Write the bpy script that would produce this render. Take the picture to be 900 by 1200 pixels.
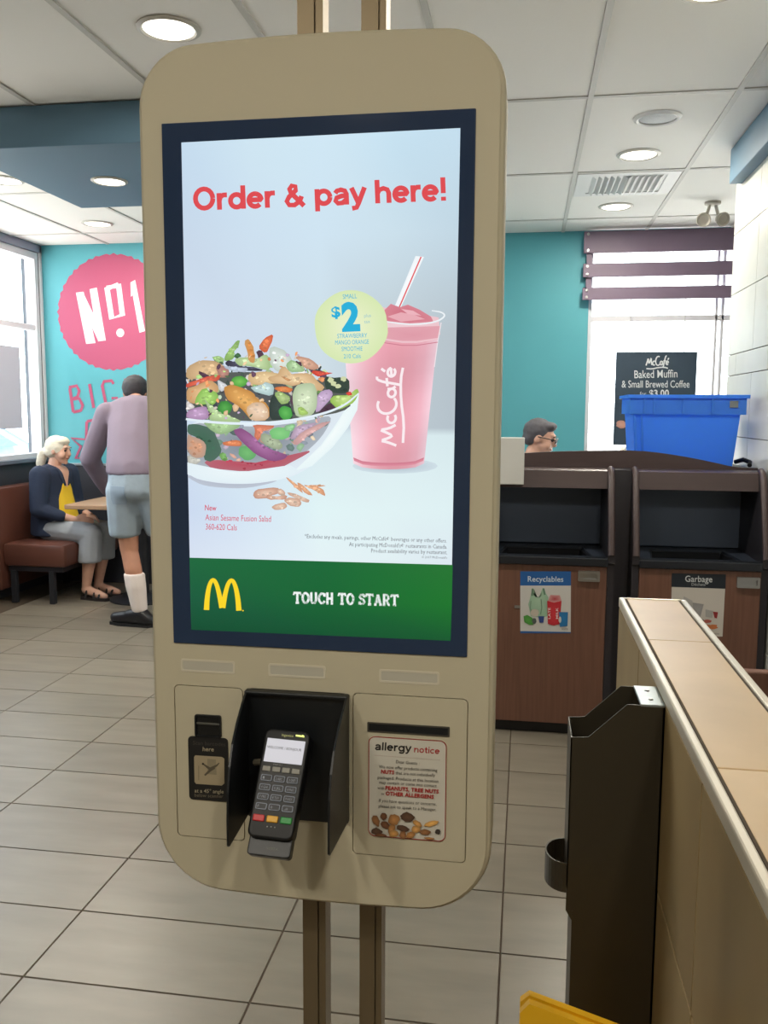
import bpy, bmesh, math, random
from mathutils import Vector, Matrix
random.seed(7)
for o in list(bpy.data.objects): bpy.data.objects.remove(o)
SC = bpy.context.scene
COL = SC.collection
PI = math.pi

# ------------------------------------------------------------------ camera
F_PX, PITCH, YAW, ROLL, CAM_H = 1024.1, math.radians(6.677), math.radians(9.132), math.radians(-.289), 1.47
_f = Vector((-math.sin(YAW)*math.cos(PITCH), math.cos(YAW)*math.cos(PITCH), -math.sin(PITCH)))
_r = Vector((math.cos(YAW), math.sin(YAW), 0))
_d = _f.cross(_r)
_r2 = _r*math.cos(ROLL)+_d*math.sin(ROLL)
_d2 = -_r*math.sin(ROLL)+_d*math.cos(ROLL)
cam = bpy.data.cameras.new('camera'); camo = bpy.data.objects.new('camera', cam); COL.objects.link(camo)
m3 = Matrix((_r2, -_d2, -_f)).transposed()
camo.matrix_world = Matrix.Translation((0, 0, CAM_H)) @ m3.to_4x4()
cam.sensor_fit = 'HORIZONTAL'; cam.sensor_width = 36; cam.lens = F_PX/900*36
cam.clip_start = .05; cam.clip_end = 200
SC.camera = camo
# ------------------------------------------------------------------ world, exposure
SC.view_settings.view_transform = 'Standard'; SC.view_settings.look = 'None'
SC.view_settings.gamma = 1; SC.view_settings.use_curve_mapping = False
SC.view_settings.exposure = 0
w = bpy.data.worlds.new('overcast_sky'); SC.world = w; w.use_nodes = True
bg = w.node_tree.nodes['Background']; bg.inputs[0].default_value = (.86, .95, 1, 1); bg.inputs[1].default_value = 5.8
sun = bpy.data.lights.new('sun_offscreen', 'SUN'); sun.energy = 24; sun.angle = .03; sun.color = (1, .96, .9)
suno = bpy.data.objects.new('sun_offscreen', sun); COL.objects.link(suno); suno.rotation_euler = Vector((-.30, .22, -1)).to_track_quat('-Z', 'Y').to_euler(); suno.location = (6, -5, 14)
LAMP_W = 19.0

# surveyed points: image point -> point on the plane Y=const / Z=const / X=const
def ray(x, y): return _r2*((x-450)/F_PX)+_d2*((y-600)/F_PX)+_f
def at(x, y, Y): r = ray(x, y); return Vector((0, 0, CAM_H))+r*(Y/r.y)

# ------------------------------------------------------------------ materials
def lin(c):
    return tuple(((v/255)/12.92 if v/255 <= .04045 else ((v/255+.055)/1.055)**2.4) for v in c[:3])
MATS = {}
def mat(name, rgb, rough=.5, metal=0., spec=.5, noise=0., nscale=8., stretch=(1, 1, 1), bump=0., rand=0., emit=None, es=1., coat=0., bscale=None):
    if name in MATS: return MATS[name]
    m = bpy.data.materials.new(name); m.use_nodes = True
    nt = m.node_tree; b = nt.nodes['Principled BSDF']
    c = lin(rgb); b.inputs['Base Color'].default_value = (*c, 1)
    b.inputs['Roughness'].default_value = rough; b.inputs['Metallic'].default_value = metal
    b.inputs['Specular IOR Level'].default_value = spec; b.inputs['Coat Weight'].default_value = coat
    if emit: b.inputs['Emission Color'].default_value = (*lin(emit), 1); b.inputs['Emission Strength'].default_value = es
    if noise or bump or rand:
        tc = nt.nodes.new('ShaderNodeTexCoord'); mp = nt.nodes.new('ShaderNodeMapping'); mp.inputs['Scale'].default_value = stretch
        nz = nt.nodes.new('ShaderNodeTexNoise'); nz.inputs['Scale'].default_value = nscale; nz.inputs['Detail'].default_value = 5
        nt.links.new(tc.outputs['Object'], mp.inputs['Vector'])
        oi = nt.nodes.new('ShaderNodeObjectInfo')
        ad = nt.nodes.new('ShaderNodeVectorMath'); ad.operation = 'ADD'
        ml = nt.nodes.new('ShaderNodeMath'); ml.operation = 'MULTIPLY'; ml.inputs[1].default_value = 37.
        nt.links.new(oi.outputs['Random'], ml.inputs[0]); nt.links.new(mp.outputs[0], ad.inputs[0]); nt.links.new(ml.outputs[0], ad.inputs[1])
        nt.links.new(ad.outputs[0], nz.inputs['Vector'])
        if noise or rand:
            rp = nt.nodes.new('ShaderNodeMapRange'); rp.inputs['From Min'].default_value = .3; rp.inputs['From Max'].default_value = .7
            rp.inputs['To Min'].default_value = 1-noise; rp.inputs['To Max'].default_value = 1+noise*.5
            nt.links.new(nz.outputs['Fac'], rp.inputs['Value'])
            r2 = nt.nodes.new('ShaderNodeMapRange'); r2.inputs['To Min'].default_value = 1-rand; r2.inputs['To Max'].default_value = 1+rand*.5
            nt.links.new(oi.outputs['Random'], r2.inputs['Value'])
            mu = nt.nodes.new('ShaderNodeMath'); mu.operation = 'MULTIPLY'
            nt.links.new(rp.outputs[0], mu.inputs[0]); nt.links.new(r2.outputs[0], mu.inputs[1])
            vm = nt.nodes.new('ShaderNodeVectorMath'); vm.operation = 'SCALE'; vm.inputs[0].default_value = c
            nt.links.new(mu.outputs[0], vm.inputs['Scale']); nt.links.new(vm.outputs[0], b.inputs['Base Color'])
        if bump:
            bp = nt.nodes.new('ShaderNodeBump'); bp.inputs['Strength'].default_value = bump; bp.inputs['Distance'].default_value = .002
            src = nz
            if bscale:
                src = nt.nodes.new('ShaderNodeTexNoise'); src.inputs['Scale'].default_value = bscale; nt.links.new(tc.outputs['Object'], src.inputs['Vector'])
            nt.links.new(src.outputs['Fac'], bp.inputs['Height']); nt.links.new(bp.outputs[0], b.inputs['Normal'])
    MATS[name] = m
    return m
def glass_mat(name, tint=(1, 1, 1), refl=.06):
    if name in MATS: return MATS[name]
    m = bpy.data.materials.new(name); m.use_nodes = True; nt = m.node_tree; nt.nodes.clear()
    o = nt.nodes.new('ShaderNodeOutputMaterial'); mx = nt.nodes.new('ShaderNodeMixShader'); t = nt.nodes.new('ShaderNodeBsdfTransparent'); g = nt.nodes.new('ShaderNodeBsdfGlossy')
    t.inputs[0].default_value = (*tint, 1); g.inputs['Roughness'].default_value = .02; mx.inputs[0].default_value = refl
    nt.links.new(t.outputs[0], mx.inputs[1]); nt.links.new(g.outputs[0], mx.inputs[2]); nt.links.new(mx.outputs[0], o.inputs[0]); MATS[name] = m; return m
def print_mat(name, emissive, rough=.4, es=1.):
    m = bpy.data.materials.new(name); m.use_nodes = True; nt = m.node_tree; b = nt.nodes['Principled BSDF']
    a = nt.nodes.new('ShaderNodeAttribute'); a.attribute_name = 'ink'
    b.inputs['Roughness'].default_value = rough
    if emissive:
        b.inputs['Base Color'].default_value = (.004, .004, .005, 1); b.inputs['Specular IOR Level'].default_value = .35
        nt.links.new(a.outputs['Color'], b.inputs['Emission Color']); b.inputs['Emission Strength'].default_value = es
    else: nt.links.new(a.outputs['Color'], b.inputs['Base Color'])
    return m
SCREEN_INK = print_mat('lit_screen_image', True, .12); PAPER_INK = print_mat('printed_ink', False, .55)

# ------------------------------------------------------------------ mesh helpers
class MB:
    def __init__(s): s.v = []; s.f = []
    def add(s, vs, fs):
        n = len(s.v); s.v += [Vector(p) for p in vs]; s.f += [tuple(i+n for i in f) for f in fs]; return s
    def box(s, x0, x1, y0, y1, z0, z1, c=0.):
        if c <= 0:
            return s.add([(x, y, z) for x in (x0, x1) for y in (y0, y1) for z in (z0, z1)],
                         [(0, 1, 3, 2), (4, 6, 7, 5), (0, 4, 5, 1), (2, 3, 7, 6), (0, 2, 6, 4), (1, 5, 7, 3)])
        bm = bmesh.new(); bmesh.ops.create_cube(bm, size=1)
        for v in bm.verts: v.co = Vector(((x0+x1)/2+v.co.x*(x1-x0), (y0+y1)/2+v.co.y*(y1-y0), (z0+z1)/2+v.co.z*(z1-z0)))
        bmesh.ops.bevel(bm, geom=bm.edges[:], offset=c, segments=2, affect='EDGES', profile=.5)
        return s.bm(bm)
    def bm(s, bm):
        bm.verts.index_update(); s.add([v.co for v in bm.verts], [[v.index for v in f.verts] for f in bm.faces]); bm.free(); return s
    def prism(s, poly, fn, d0, d1, c=0.):
        """poly 2-D outline; fn(a,b,d)->3-D; from depth d0 (front) to d1; c = chamfer of the d0 edge"""
        rings = []
        n = len(poly)
        if c > 0:
            k = 3
            for i in range(k+1):
                t = i/k*PI/2
                rings.append([fn(*p, d0+(1 if d1 > d0 else -1)*c*(1-math.cos(t))) for p in inset(poly, c*(1-math.sin(t)))])
        else: rings.append([fn(*p, d0) for p in poly])
        rings.append([fn(*p, d1) for p in poly])
        vs = [p for r in rings for p in r]; fs = [tuple(range(n))[::-1]]
        for k in range(len(rings)-1):
            for i in range(n): fs.append((k*n+i, k*n+(i+1) % n, (k+1)*n+(i+1) % n, (k+1)*n+i))
        fs.append(tuple(range((len(rings)-1)*n, len(rings)*n)))
        return s.add(vs, fs)
    def ring(s, outer, inner, fn, d0, d1):
        n = len(outer); R = [[fn(*p, d0) for p in outer], [fn(*p, d0) for p in inner], [fn(*p, d1) for p in inner], [fn(*p, d1) for p in outer]]
        vs = [p for r in R for p in r]; fs = []
        for k in range(4):
            for i in range(n): j = (i+1) % n; q = (k+1) % 4; fs.append((k*n+i, k*n+j, q*n+j, q*n+i))
        return s.add(vs, fs)
    def tube(s, pts, r, n=8, caps=True):
        pts = [Vector(p) for p in pts]; rr = r if isinstance(r, (list, tuple)) else [r]*len(pts); vs = []; fs = []
        up = Vector((0, 0, 1)); prev = None
        for i, p in enumerate(pts):
            t = (pts[min(i+1, len(pts)-1)]-pts[max(i-1, 0)]).normalized()
            if prev is None: a = t.cross(up) if abs(t.dot(up)) < .95 else t.cross(Vector((1, 0, 0)))
            else: a = prev-t*prev.dot(t)
            a.normalize(); b = t.cross(a); prev = a
            vs += [p+(a*math.cos(k*2*PI/n)+b*math.sin(k*2*PI/n))*rr[i] for k in range(n)]
        for i in range(len(pts)-1):
            for k in range(n): fs.append((i*n+k, i*n+(k+1) % n, (i+1)*n+(k+1) % n, (i+1)*n+k))
        if caps: fs += [tuple(range(n))[::-1], tuple(range((len(pts)-1)*n, len(pts)*n))]
        return s.add(vs, fs)
    def lathe(s, prof, c, n=32, axis=(0, 0, 1)):
        ax = Vector(axis).normalized(); u = ax.orthogonal().normalized(); v = ax.cross(u); c = Vector(c); vs = []; fs = []
        for r, h in prof: vs += [c+ax*h+(u*math.cos(k*2*PI/n)+v*math.sin(k*2*PI/n))*r for k in range(n)]
        for i in range(len(prof)-1):
            for k in range(n): fs.append((i*n+k, i*n+(k+1) % n, (i+1)*n+(k+1) % n, (i+1)*n+k))
        fs += [tuple(range(n))[::-1], tuple(range((len(prof)-1)*n, len(prof)*n))]
        return s.add(vs, fs)
    def ball(s, c, r, sc=(1, 1, 1), seg=16):
        bm = bmesh.new(); bmesh.ops.create_uvsphere(bm, u_segments=seg, v_segments=max(6, seg//2), radius=r)
        for v in bm.verts: v.co = Vector((v.co.x*sc[0], v.co.y*sc[1], v.co.z*sc[2]))+Vector(c)
        return s.bm(bm)
    def build(s, name, m, parent=None, smooth=False, xf=None):
        me = bpy.data.meshes.new(name); vs = [xf @ p for p in s.v] if xf else s.v
        me.from_pydata([tuple(p) for p in vs], [], s.f)
        bm = bmesh.new(); bm.from_mesh(me); bmesh.ops.recalc_face_normals(bm, faces=bm.faces[:]); bm.to_mesh(me); bm.free()
        if smooth:
            me.polygons.foreach_set('use_smooth', [True]*len(me.polygons))
            if smooth != 'all': me.set_sharp_from_angle(angle=math.radians(40))
        me.materials.append(m)
        o = bpy.data.objects.new(name, me); COL.objects.link(o)
        if parent: o.parent = parent
        return o
def inset(poly, d):
    if d <= 0: return list(poly)
    n = len(poly); out = []
    ar = sum(poly[i][0]*poly[(i+1) % n][1]-poly[(i+1) % n][0]*poly[i][1] for i in range(n)); sg = 1 if ar > 0 else -1
    for i in range(n):
        p, q, r = Vector(poly[i-1]), Vector(poly[i]), Vector(poly[(i+1) % n])
        a = (q-p); b = (r-q)
        if a.length < 1e-9 or b.length < 1e-9: out.append(tuple(q)); continue
        a.normalize(); b.normalize(); n1 = Vector((-a.y, a.x))*sg; n2 = Vector((-b.y, b.x))*sg; m = n1+n2
        if m.length < 1e-6: m = n1
        m.normalize(); out.append(tuple(q+m*(d/max(.5, m.dot(n1)))))
    return out
def rrect(x0, x1, z0, z1, r, n=6, rs=None):
    rs = rs or [r]*4; pts = []
    for (cx, cz, a0), q in zip([(x1-rs[0], z0+rs[0], -90), (x1-rs[1], z1-rs[1], 0), (x0+rs[2], z1-rs[2], 90), (x0+rs[3], z0+rs[3], 180)], rs):
        for k in range(n+1): a = math.radians(a0+90*k/n); pts.append((cx+q*math.cos(a), cz+q*math.sin(a)))
    return pts
XZ = lambda a, b, d: (a, d, b)      # outline in X,Z; depth along Y
YZ = lambda a, b, d: (d, a, b)
XY = lambda a, b, d: (a, b, d)
def tag(o, label=None, cat=None, group=None, kind=None):
    if label: o['label'] = label
    if cat: o['category'] = cat
    if group: o['group'] = group
    if kind: o['kind'] = kind
    return o
def thing(name, label, cat, loc=(0, 0, 0), group=None):
    o = bpy.data.objects.new(name, None); o.location = loc; o.empty_display_size = .05; COL.objects.link(o)
    return tag(o, label, cat, group)
def struct(name, mb, m, smooth=False):
    return tag(mb.build(name, m, None, smooth), kind='structure')
def put(mb, name, m, t, smooth=False):
    """build in world coordinates, as a part of t (t is an unrotated Empty or mesh)"""
    off = Vector(t.location); q = t.parent
    while q: off += Vector(q.location); q = q.parent
    return mb.build(name, m, t, smooth, Matrix.Translation(-off))

# ------------------------------------------------------------------ flat print: coloured shapes on one plane
class Pic:
    def __init__(s, Y, step=.00012, dirn=-1, fn=None):
        s.Y = Y; s.v = []; s.f = []; s.c = []; s.layer = 0; s.step = step; s.eps = 0.; s.sub = 0
        s.fn = fn or (lambda x, y, h: at(x, y, Y)+Vector((0, -h, 0)))
    def poly(s, pts, col, col2=None, centre=None, new=True):
        """filled outline; col2 = colour at the centre (shading of the printed shape)"""
        if new: s.layer += 1
        s.sub = 0 if new else s.sub+1
        h = s.layer*s.step+s.sub*s.eps; n = len(s.v); k = len(pts); c1 = (*lin(col), 1)
        if col2 is None and centre is None and k <= 4:
            s.v += [s.fn(*p, h) for p in pts]; s.f.append(tuple(range(n, n+k))); s.c.append([c1]*k); return
        cx, cy = centre or (sum(p[0] for p in pts)/k, sum(p[1] for p in pts)/k); c2 = (*lin(col2 or col), 1)
        s.v += [s.fn(*p, h) for p in pts]+[s.fn(cx, cy, h)]
        for i in range(k): s.f.append((n+i, n+(i+1) % k, n+k)); s.c.append([c1, c1, c2])
    def quad(s, pts, cols, new=True):
        if new: s.layer += 1
        n = len(s.v); s.v += [s.fn(*p, s.layer*s.step) for p in pts]; s.f.append((n, n+1, n+2, n+3)); s.c.append([(*lin(c), 1) for c in cols])
    def grid(s, rows, new=True):
        """rows of (x,y,colour): shaded patch"""
        if new: s.layer += 1
        n = len(s.v); k = len(rows[0])
        for r in rows: s.v += [s.fn(p[0], p[1], s.layer*s.step) for p in r]
        for i in range(len(rows)-1):
            for j in range(k-1):
                s.f.append((n+i*k+j, n+i*k+j+1, n+(i+1)*k+j+1, n+(i+1)*k+j)); s.c.append([(*lin(q[2]), 1) for q in (rows[i][j], rows[i][j+1], rows[i+1][j+1], rows[i+1][j])])
    def stroke(s, pts, wd, col, new=True, smooth=0):
        if new: s.layer += 1; s.sub = 0
        pts = [Vector(p) for p in pts]; ws = list(wd) if isinstance(wd, (list, tuple)) else [wd]*len(pts)
        for _ in range(smooth):
            q = [pts[0]]; u = [ws[0]]
            for i in range(len(pts)-1): q += [pts[i]*.75+pts[i+1]*.25, pts[i]*.25+pts[i+1]*.75]; u += [ws[i]*.75+ws[i+1]*.25, ws[i]*.25+ws[i+1]*.75]
            pts = q+[pts[-1]]; ws = u+[ws[-1]]
        L = []; R = []
        for i, p in enumerate(pts):
            t = pts[min(i+1, len(pts)-1)]-pts[max(i-1, 0)]
            if t.length < 1e-6: t = Vector((1, 0))
            t.normalize(); nn = Vector((-t.y, t.x))*ws[i]/2; L.append(p+nn); R.append(p-nn)
        for i in range(len(pts)-1): s.poly([L[i], L[i+1], R[i+1], R[i]], col, new=False)
    def blob(s, x, y, rx, ry, col, col2=None, ang=0, wob=.08, n=18, seed=0):
        rd = random.Random(seed or int(x*31+y*17)); a0 = math.radians(ang); pts = []
        for k in range(n):
            a = k*2*PI/n; q = 1+rd.uniform(-wob, wob); u = rx*math.cos(a)*q; v = ry*math.sin(a)*q
            pts.append((x+u*math.cos(a0)-v*math.sin(a0), y+u*math.sin(a0)+v*math.cos(a0)))
        s.poly(pts, col, col2)
    def text(s, body, x0, y0, x1, y1, cap, col, bold=0., shear=0., res=3):
        """baseline from (x0,y0) to (x1,y1), capital height cap"""
        V, Fs, wd, lo = text_mesh(body, bold, shear, res); s.layer += 1; n = len(s.v); c = (*lin(col), 1)
        dx, dy = (x1-x0), (y1-y0); L = math.hypot(dx, dy); ux, uy = -(-dy)/L, -dx/L      # up vector in the image
        for p in V:
            u = (p[0]-lo)/wd; v = p[1]*cap
            s.v.append(s.fn(x0+dx*u+(dy/L)*v, y0+dy*u-(dx/L)*v, s.layer*s.step))
        for f in Fs: s.f.append(tuple(i+n for i in f)); s.c.append([c]*len(f))
    def build(s, name, m, parent=None):
        me = bpy.data.meshes.new(name); me.from_pydata([tuple(p) for p in s.v], [], s.f); me.materials.append(m)
        a = me.color_attributes.new('ink', 'FLOAT_COLOR', 'CORNER'); i = 0
        flat = [x for cs in s.c for c in cs for x in c]
        a.data.foreach_set('color', flat)
        o = bpy.data.objects.new(name, me); COL.objects.link(o)
        if parent:
            off = Vector(); q = parent
            while q: off += Vector(q.location); q = q.parent
            me.transform(Matrix.Translation(-off)); o.parent = parent
        return o
_E = lambda cx, cy, rx, ry, a0, a1, n=20: [(cx+rx*math.cos(math.radians(a0+(a1-a0)*k/n)), cy+ry*math.sin(math.radians(a0+(a1-a0)*k/n))) for k in range(n+1)]
SANS = {'O': (.88, [_E(.43, .5, .33, .41, 0, 360)]), 'o': (.67, [_E(.33, .35, .235, .27, 0, 360)]), 'd': (.70, [_E(.33, .35, .235, .27, 0, 360), [(.58, 0), (.58, 1)]]), 'p': (.70, [[(.11, -.24), (.11, .71)], _E(.36, .35, .235, .27, 0, 360)]),
        'a': (.66, [[(.1, .5), (.17, .6), (.32, .64), (.47, .59), (.52, .46), (.52, 0)], [(.52, .40), (.32, .37), (.14, .30), (.10, .18), (.19, .07), (.36, .08), (.52, .22)]]),
        'e': (.67, [[(.11, .36), (.56, .36)]+_E(.33, .35, .235, .27, 5, 318)]), 'r': (.45, [[(.12, 0), (.12, .71)], [(.12, .38), (.17, .54), (.28, .62), (.42, .62)]]),
        'h': (.68, [[(.12, 0), (.12, 1)], [(.12, .42), (.2, .57), (.35, .63), (.5, .57), (.55, .42), (.55, 0)]]), 'n': (.68, [[(.12, 0), (.12, .71)], [(.12, .42), (.2, .57), (.35, .63), (.5, .57), (.55, .42), (.55, 0)]]),
        'y': (.62, [[(.06, .71), (.31, .04)], [(.56, .71), (.31, .04), (.23, -.14), (.06, -.17)]]), 'l': (.26, [[(.13, 0), (.13, 1)]]), 'i': (.26, [[(.13, 0), (.13, .71)], [(.13, .84), (.13, 1)]]),
        't': (.44, [[(.2, .92), (.2, .16), (.27, .08), (.4, .08)], [(.03, .62), (.40, .62)]]), 'g': (.70, [_E(.33, .35, .235, .27, 0, 360), [(.58, .71), (.58, -.04), (.5, -.16), (.3, -.18), (.12, -.12)]]), 'c': (.60, [_E(.33, .35, .235, .27, 42, 318)]),
        '&': (.86, [[(.76, .02), (.28, .60), (.23, .76), (.32, .90), (.46, .86), (.47, .70), (.2, .42), (.11, .24), (.2, .08), (.4, .07), (.6, .22), (.68, .44)]]), '!': (.30, [[(.15, 1), (.15, .32)], [(.15, 0), (.15, .17)]]), ' ': (.30, [])}
def stext(p, body, x0, y0, x1, y1, cap, col, wt=.17):
    """bold sans lettering drawn with even strokes"""
    tot = sum(SANS[c][0] for c in body); L = math.hypot(x1-x0, y1-y0); ux, uy = (x1-x0)/L, (y1-y0)/L; k = L/tot; x = 0; p.layer += 1
    for c in body:
        for st in SANS[c][1]: p.stroke([(x0+(x+a)*k*ux+b*cap*uy, y0+(x+a)*k*uy-b*cap*ux) for a, b in st], wt*cap, col, new=False)
        x += SANS[c][0]
_tc = {}
def text_mesh(body, bold=0., shear=0., res=3):
    k = (body, bold, shear, res)
    if k in _tc: return _tc[k]
    cu = bpy.data.curves.new('lettering', 'FONT'); cu.body = body; cu.size = 1; cu.offset = bold; cu.shear = shear; cu.resolution_u = res; cu.space_character = 1+bold*2
    ob = bpy.data.objects.new('lettering', cu); me = ob.to_mesh()
    V = [(v.co.x/.70, v.co.y/.70) for v in me.vertices]; Fs = [tuple(p.vertices) for p in me.polygons]
    ob.to_mesh_clear(); bpy.data.objects.remove(ob); bpy.data.curves.remove(cu)
    xs = [p[0] for p in V]; _tc[k] = (V, Fs, max(xs)-min(xs), min(xs)); return _tc[k]

# colours of the place
M_TILE = mat('floor_tile', (127, 119, 106), .32, noise=.16, nscale=3.2, stretch=(1, 4, 1), rand=.10, bump=.05)
M_GROUT = mat('dark_grout', (78, 66, 54), .9)
M_CEIL = mat('ceiling_panel', (238, 236, 232), .9, bump=.25, nscale=60., rand=.03)
M_BAR = mat('ceiling_bar', (200, 198, 194), .6)
M_TEAL = mat('teal_paint', (78, 158, 170), .55, noise=.04, nscale=2)
M_BLUE = mat('slate_blue_paint', (88, 120, 142), .6)
M_WHITE = mat('white_paint', (225, 225, 225), .5)
M_DARKP = mat('dark_panel', (52, 54, 62), .5)

# ================================================================== STRUCTURE
TX, TY, X0T, Y0T = .6115, .3065, -.034, 3.782
floor = struct('floor', MB().box(-4.2, 3.4, -2.7, 7.1, -.06, -.004), M_GROUT)
tile_me = None; rest = MB()
for i in range(-7, 6):
    for j in range(-22, 11):
        x, y = X0T+i*TX, Y0T+j*TY
        cx, cy = x+TX/2, y+TY/2
        if cx < -4 or cx > 3.2 or cy > 6.86 or cy < -2.4: continue
        g = .0022
        xa, xb, ya, yb = max(x+g, -3.99), min(x+TX-g, 3.19), y+g, min(y+TY-g, 6.87)
        if y > 1.6 and x < 1.0:
            full = (xb-xa > TX-.01) and (yb-ya > TY-.01)
            b = MB().add([(-TX/2+g, -TY/2+g, -.004), (TX/2-g, -TY/2+g, -.004), (TX/2-g, TY/2-g, -.004), (-TX/2+g, TY/2-g, -.004),
                          (-TX/2+g+.001, -TY/2+g+.001, 0), (TX/2-g-.001, -TY/2+g+.001, 0), (TX/2-g-.001, TY/2-g-.001, 0), (-TX/2+g+.001, TY/2-g-.001, 0)],
                         [(0, 1, 5, 4), (1, 2, 6, 5), (2, 3, 7, 6), (3, 0, 4, 7), (4, 5, 6, 7)])
            if full and tile_me:
                o = bpy.data.objects.new('tile', tile_me); COL.objects.link(o); o.parent = floor; o.location = (cx, cy, 0)
            elif full:
                o = b.build('tile', M_TILE, floor); tile_me = o.data; o.location = (cx, cy, 0)
            else:
                o = MB().box(xa-cx, xb-cx, ya-cy, yb-cy, -.004, 0).build('tile', M_TILE, floor); o.location = (cx, cy, 0)
        else: rest.box(xa, xb, ya, yb, -.004, 0)
ro = rest.build('floor_tiles_beyond', M_TILE, floor); tag(ro, kind='stuff')

# ceiling: panels laid in bars
CZ = 2.80
ceil_ = struct('ceiling', MB().box(-4.2, 3.4, -2.7, 7.1, CZ+.03, CZ+.1), M_BAR)
cx0, PX, cy0, PY = .242, .606, 4.0, 1.22
pan_me = None; restc = MB()
for i in range(-8, 6):
    for j in range(-6, 3):
        x, y = cx0+i*PX, cy0+j*PY
        xa, xb, ya, yb = max(x+.013, -3.99), min(x+PX-.013, 3.19), max(y+.013, -2.4), min(y+PY-.013, 6.87)
        if xb-xa < .05 or yb-ya < .05: continue
        cx, cy = x+PX/2, y+PY/2
        if y > 1.4 and x < 1.5:
            full = xb-xa > PX-.03 and yb-ya > PY-.03
            if full and pan_me: o = bpy.data.objects.new('ceiling_panel', pan_me); COL.objects.link(o); o.parent = ceil_
            else:
                o = MB().box(xa-cx, xb-cx, ya-cy, yb-cy, .002, .02).build('ceiling_panel', M_CEIL, ceil_)
                if full: pan_me = o.data
            o.location = (cx, cy, CZ)
        else: restc.box(xa, xb, ya, yb, CZ+.002, CZ+.02)
tag(restc.build('ceiling_panels_beyond', M_CEIL, ceil_), kind='stuff')
for i in range(-7, 6):
    x = cx0+i*PX
    if -3.98 < x < 3.18: MB().box(x-.012, x+.012, -2.4, 6.87, CZ-.004, CZ+.03).build('grid_bar', M_BAR, ceil_)
for j in range(-5, 3):
    y = cy0+j*PY; MB().box(-3.99, 3.19, y-.012, y+.012, CZ-.003, CZ+.03).build('grid_bar', M_BAR, ceil_)

# slate-blue bulkheads under the ceiling
struct('ceiling_bulkhead', MB().box(-2.57, -.75, 3.74, 4.885, 2.62, CZ-.004, .004), M_BLUE)
struct('ceiling_bulkhead', MB().box(1.0, 1.4, -2.4, 4.86, 2.625, CZ-.004, .004), M_BLUE)

# walls
wl = MB(); wl.box(-4.15, -4.0, -2.55, 7.03, 0, 1.06).box(-4.15, -4.0, -2.55, 7.03, 2.735, 2.83).box(-4.15, -4.0, -2.55, 3.3, 1.06, 2.735).box(-4.15, -4.0, 6.84, 7.03, 1.06, 2.735)
wall_left = struct('wall_left', wl, mat('dark_charcoal_wall', (70, 74, 84), .6))
wb = MB(); wb.box(-4.0, .447, 6.88, 7.03, 0, 2.83).box(.447, 3.35, 6.88, 7.03, 0, .14).box(.447, 3.35, 6.88, 7.03, 2.74, 2.83).box(2.75, 3.35, 6.88, 7.03, .14, 2.74)
wall_back = struct('wall_back', wb, M_TEAL)
struct('wall_rear', MB().box(-4.15, 3.35, -2.55, -2.4, 0, 2.83), mat('beige_wall', (150, 142, 128), .7))
struct('wall_far_right', MB().box(3.2, 3.35, -2.4, 6.88, 0, 2.83), mat('beige_wall', (150, 142, 128), .7))
M_BLOCK = mat('pale_wall_tile', (196, 197, 190), .4, noise=.06, nscale=5, rand=.05, bump=.05)
wall_right = struct('wall_right', MB().box(1.068, 1.35, -2.4, 4.965, 0, 2.83), M_GROUT)
zs = [0, .11, .42, .73, 1.037, 1.343, 1.656, 1.765, 2.078, 2.388, 2.70]
for r in range(len(zs)-1):
    z0, z1 = zs[r], zs[r+1]
    off = .33 if r == 6 else 0
    y = 4.97
    ys = [4.973, 4.457+off]
    while ys[-1] > 2.7: ys.append(ys[-1]-.61)
    for a, b in zip(ys, ys[1:]):
        MB().box(1.06, 1.07, b+.002, a-.002, z0+.002, z1-.002, .0012).build('tile', M_BLOCK, wall_right)
    MB().box(1.06, 1.07, -2.38, ys[-1]-.002, z0+.002, z1-.002).build('tile', M_BLOCK, wall_right)
    MB().box(1.07, 1.352, 4.963, 4.972, z0+.002, z1-.002).build('tile', M_BLOCK, wall_right)

# left window: header, jambs, transom, sill, panes
M_FRAME = mat('window_frame', (208, 208, 214), .45)
M_FRAMED = mat('window_frame_dark', (96, 102, 116), .5)
GLASS = glass_mat('clear_glass')
def window(name, panes, frames, sill):
    fx = MB()
    for b in frames: fx.box(*b, .003)
    o = struct(name, fx, M_FRAME)
    for b in panes: MB().box(*b).build('pane', GLASS, o)
    MB().box(*sill, .004).build('window_sill', M_FRAMED, o)
    return o
ys = [6.84, 5.1, 3.3]
fr = [(-4.09, -4.0, 3.3, 6.84, 2.68, 2.735), (-4.09, -4.0, 3.3, 6.84, 1.06, 1.10), (-4.08, -4.02, 3.3, 6.84, 2.105, 2.15)]
pn = []
for k, y in enumerate(ys): fr.append((-4.09, -4.0, y-.05 if k < 2 else y, y if k < 2 else y+.05, 1.10, 2.68))
for a, b in zip(ys, ys[1:]):
    for z0, z1 in ((1.10, 2.105), (2.15, 2.68)): pn.append((-4.055, -4.047, b, a-.05, z0, z1))
w1 = window('window_1', pn, fr, (-4.15, -3.955, 3.3, 6.87, 1.03, 1.062))
MB().box(-4.0, -3.985, 6.845, 6.878, 1.06, 2.79, .003).build('corner_post', M_FRAME, w1)
MB().box(-4.0, -3.985, 3.3, 6.88, 2.735, 2.80, .003).build('window_header', mat('header_paint', (138, 142, 160), .5), w1)
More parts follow.
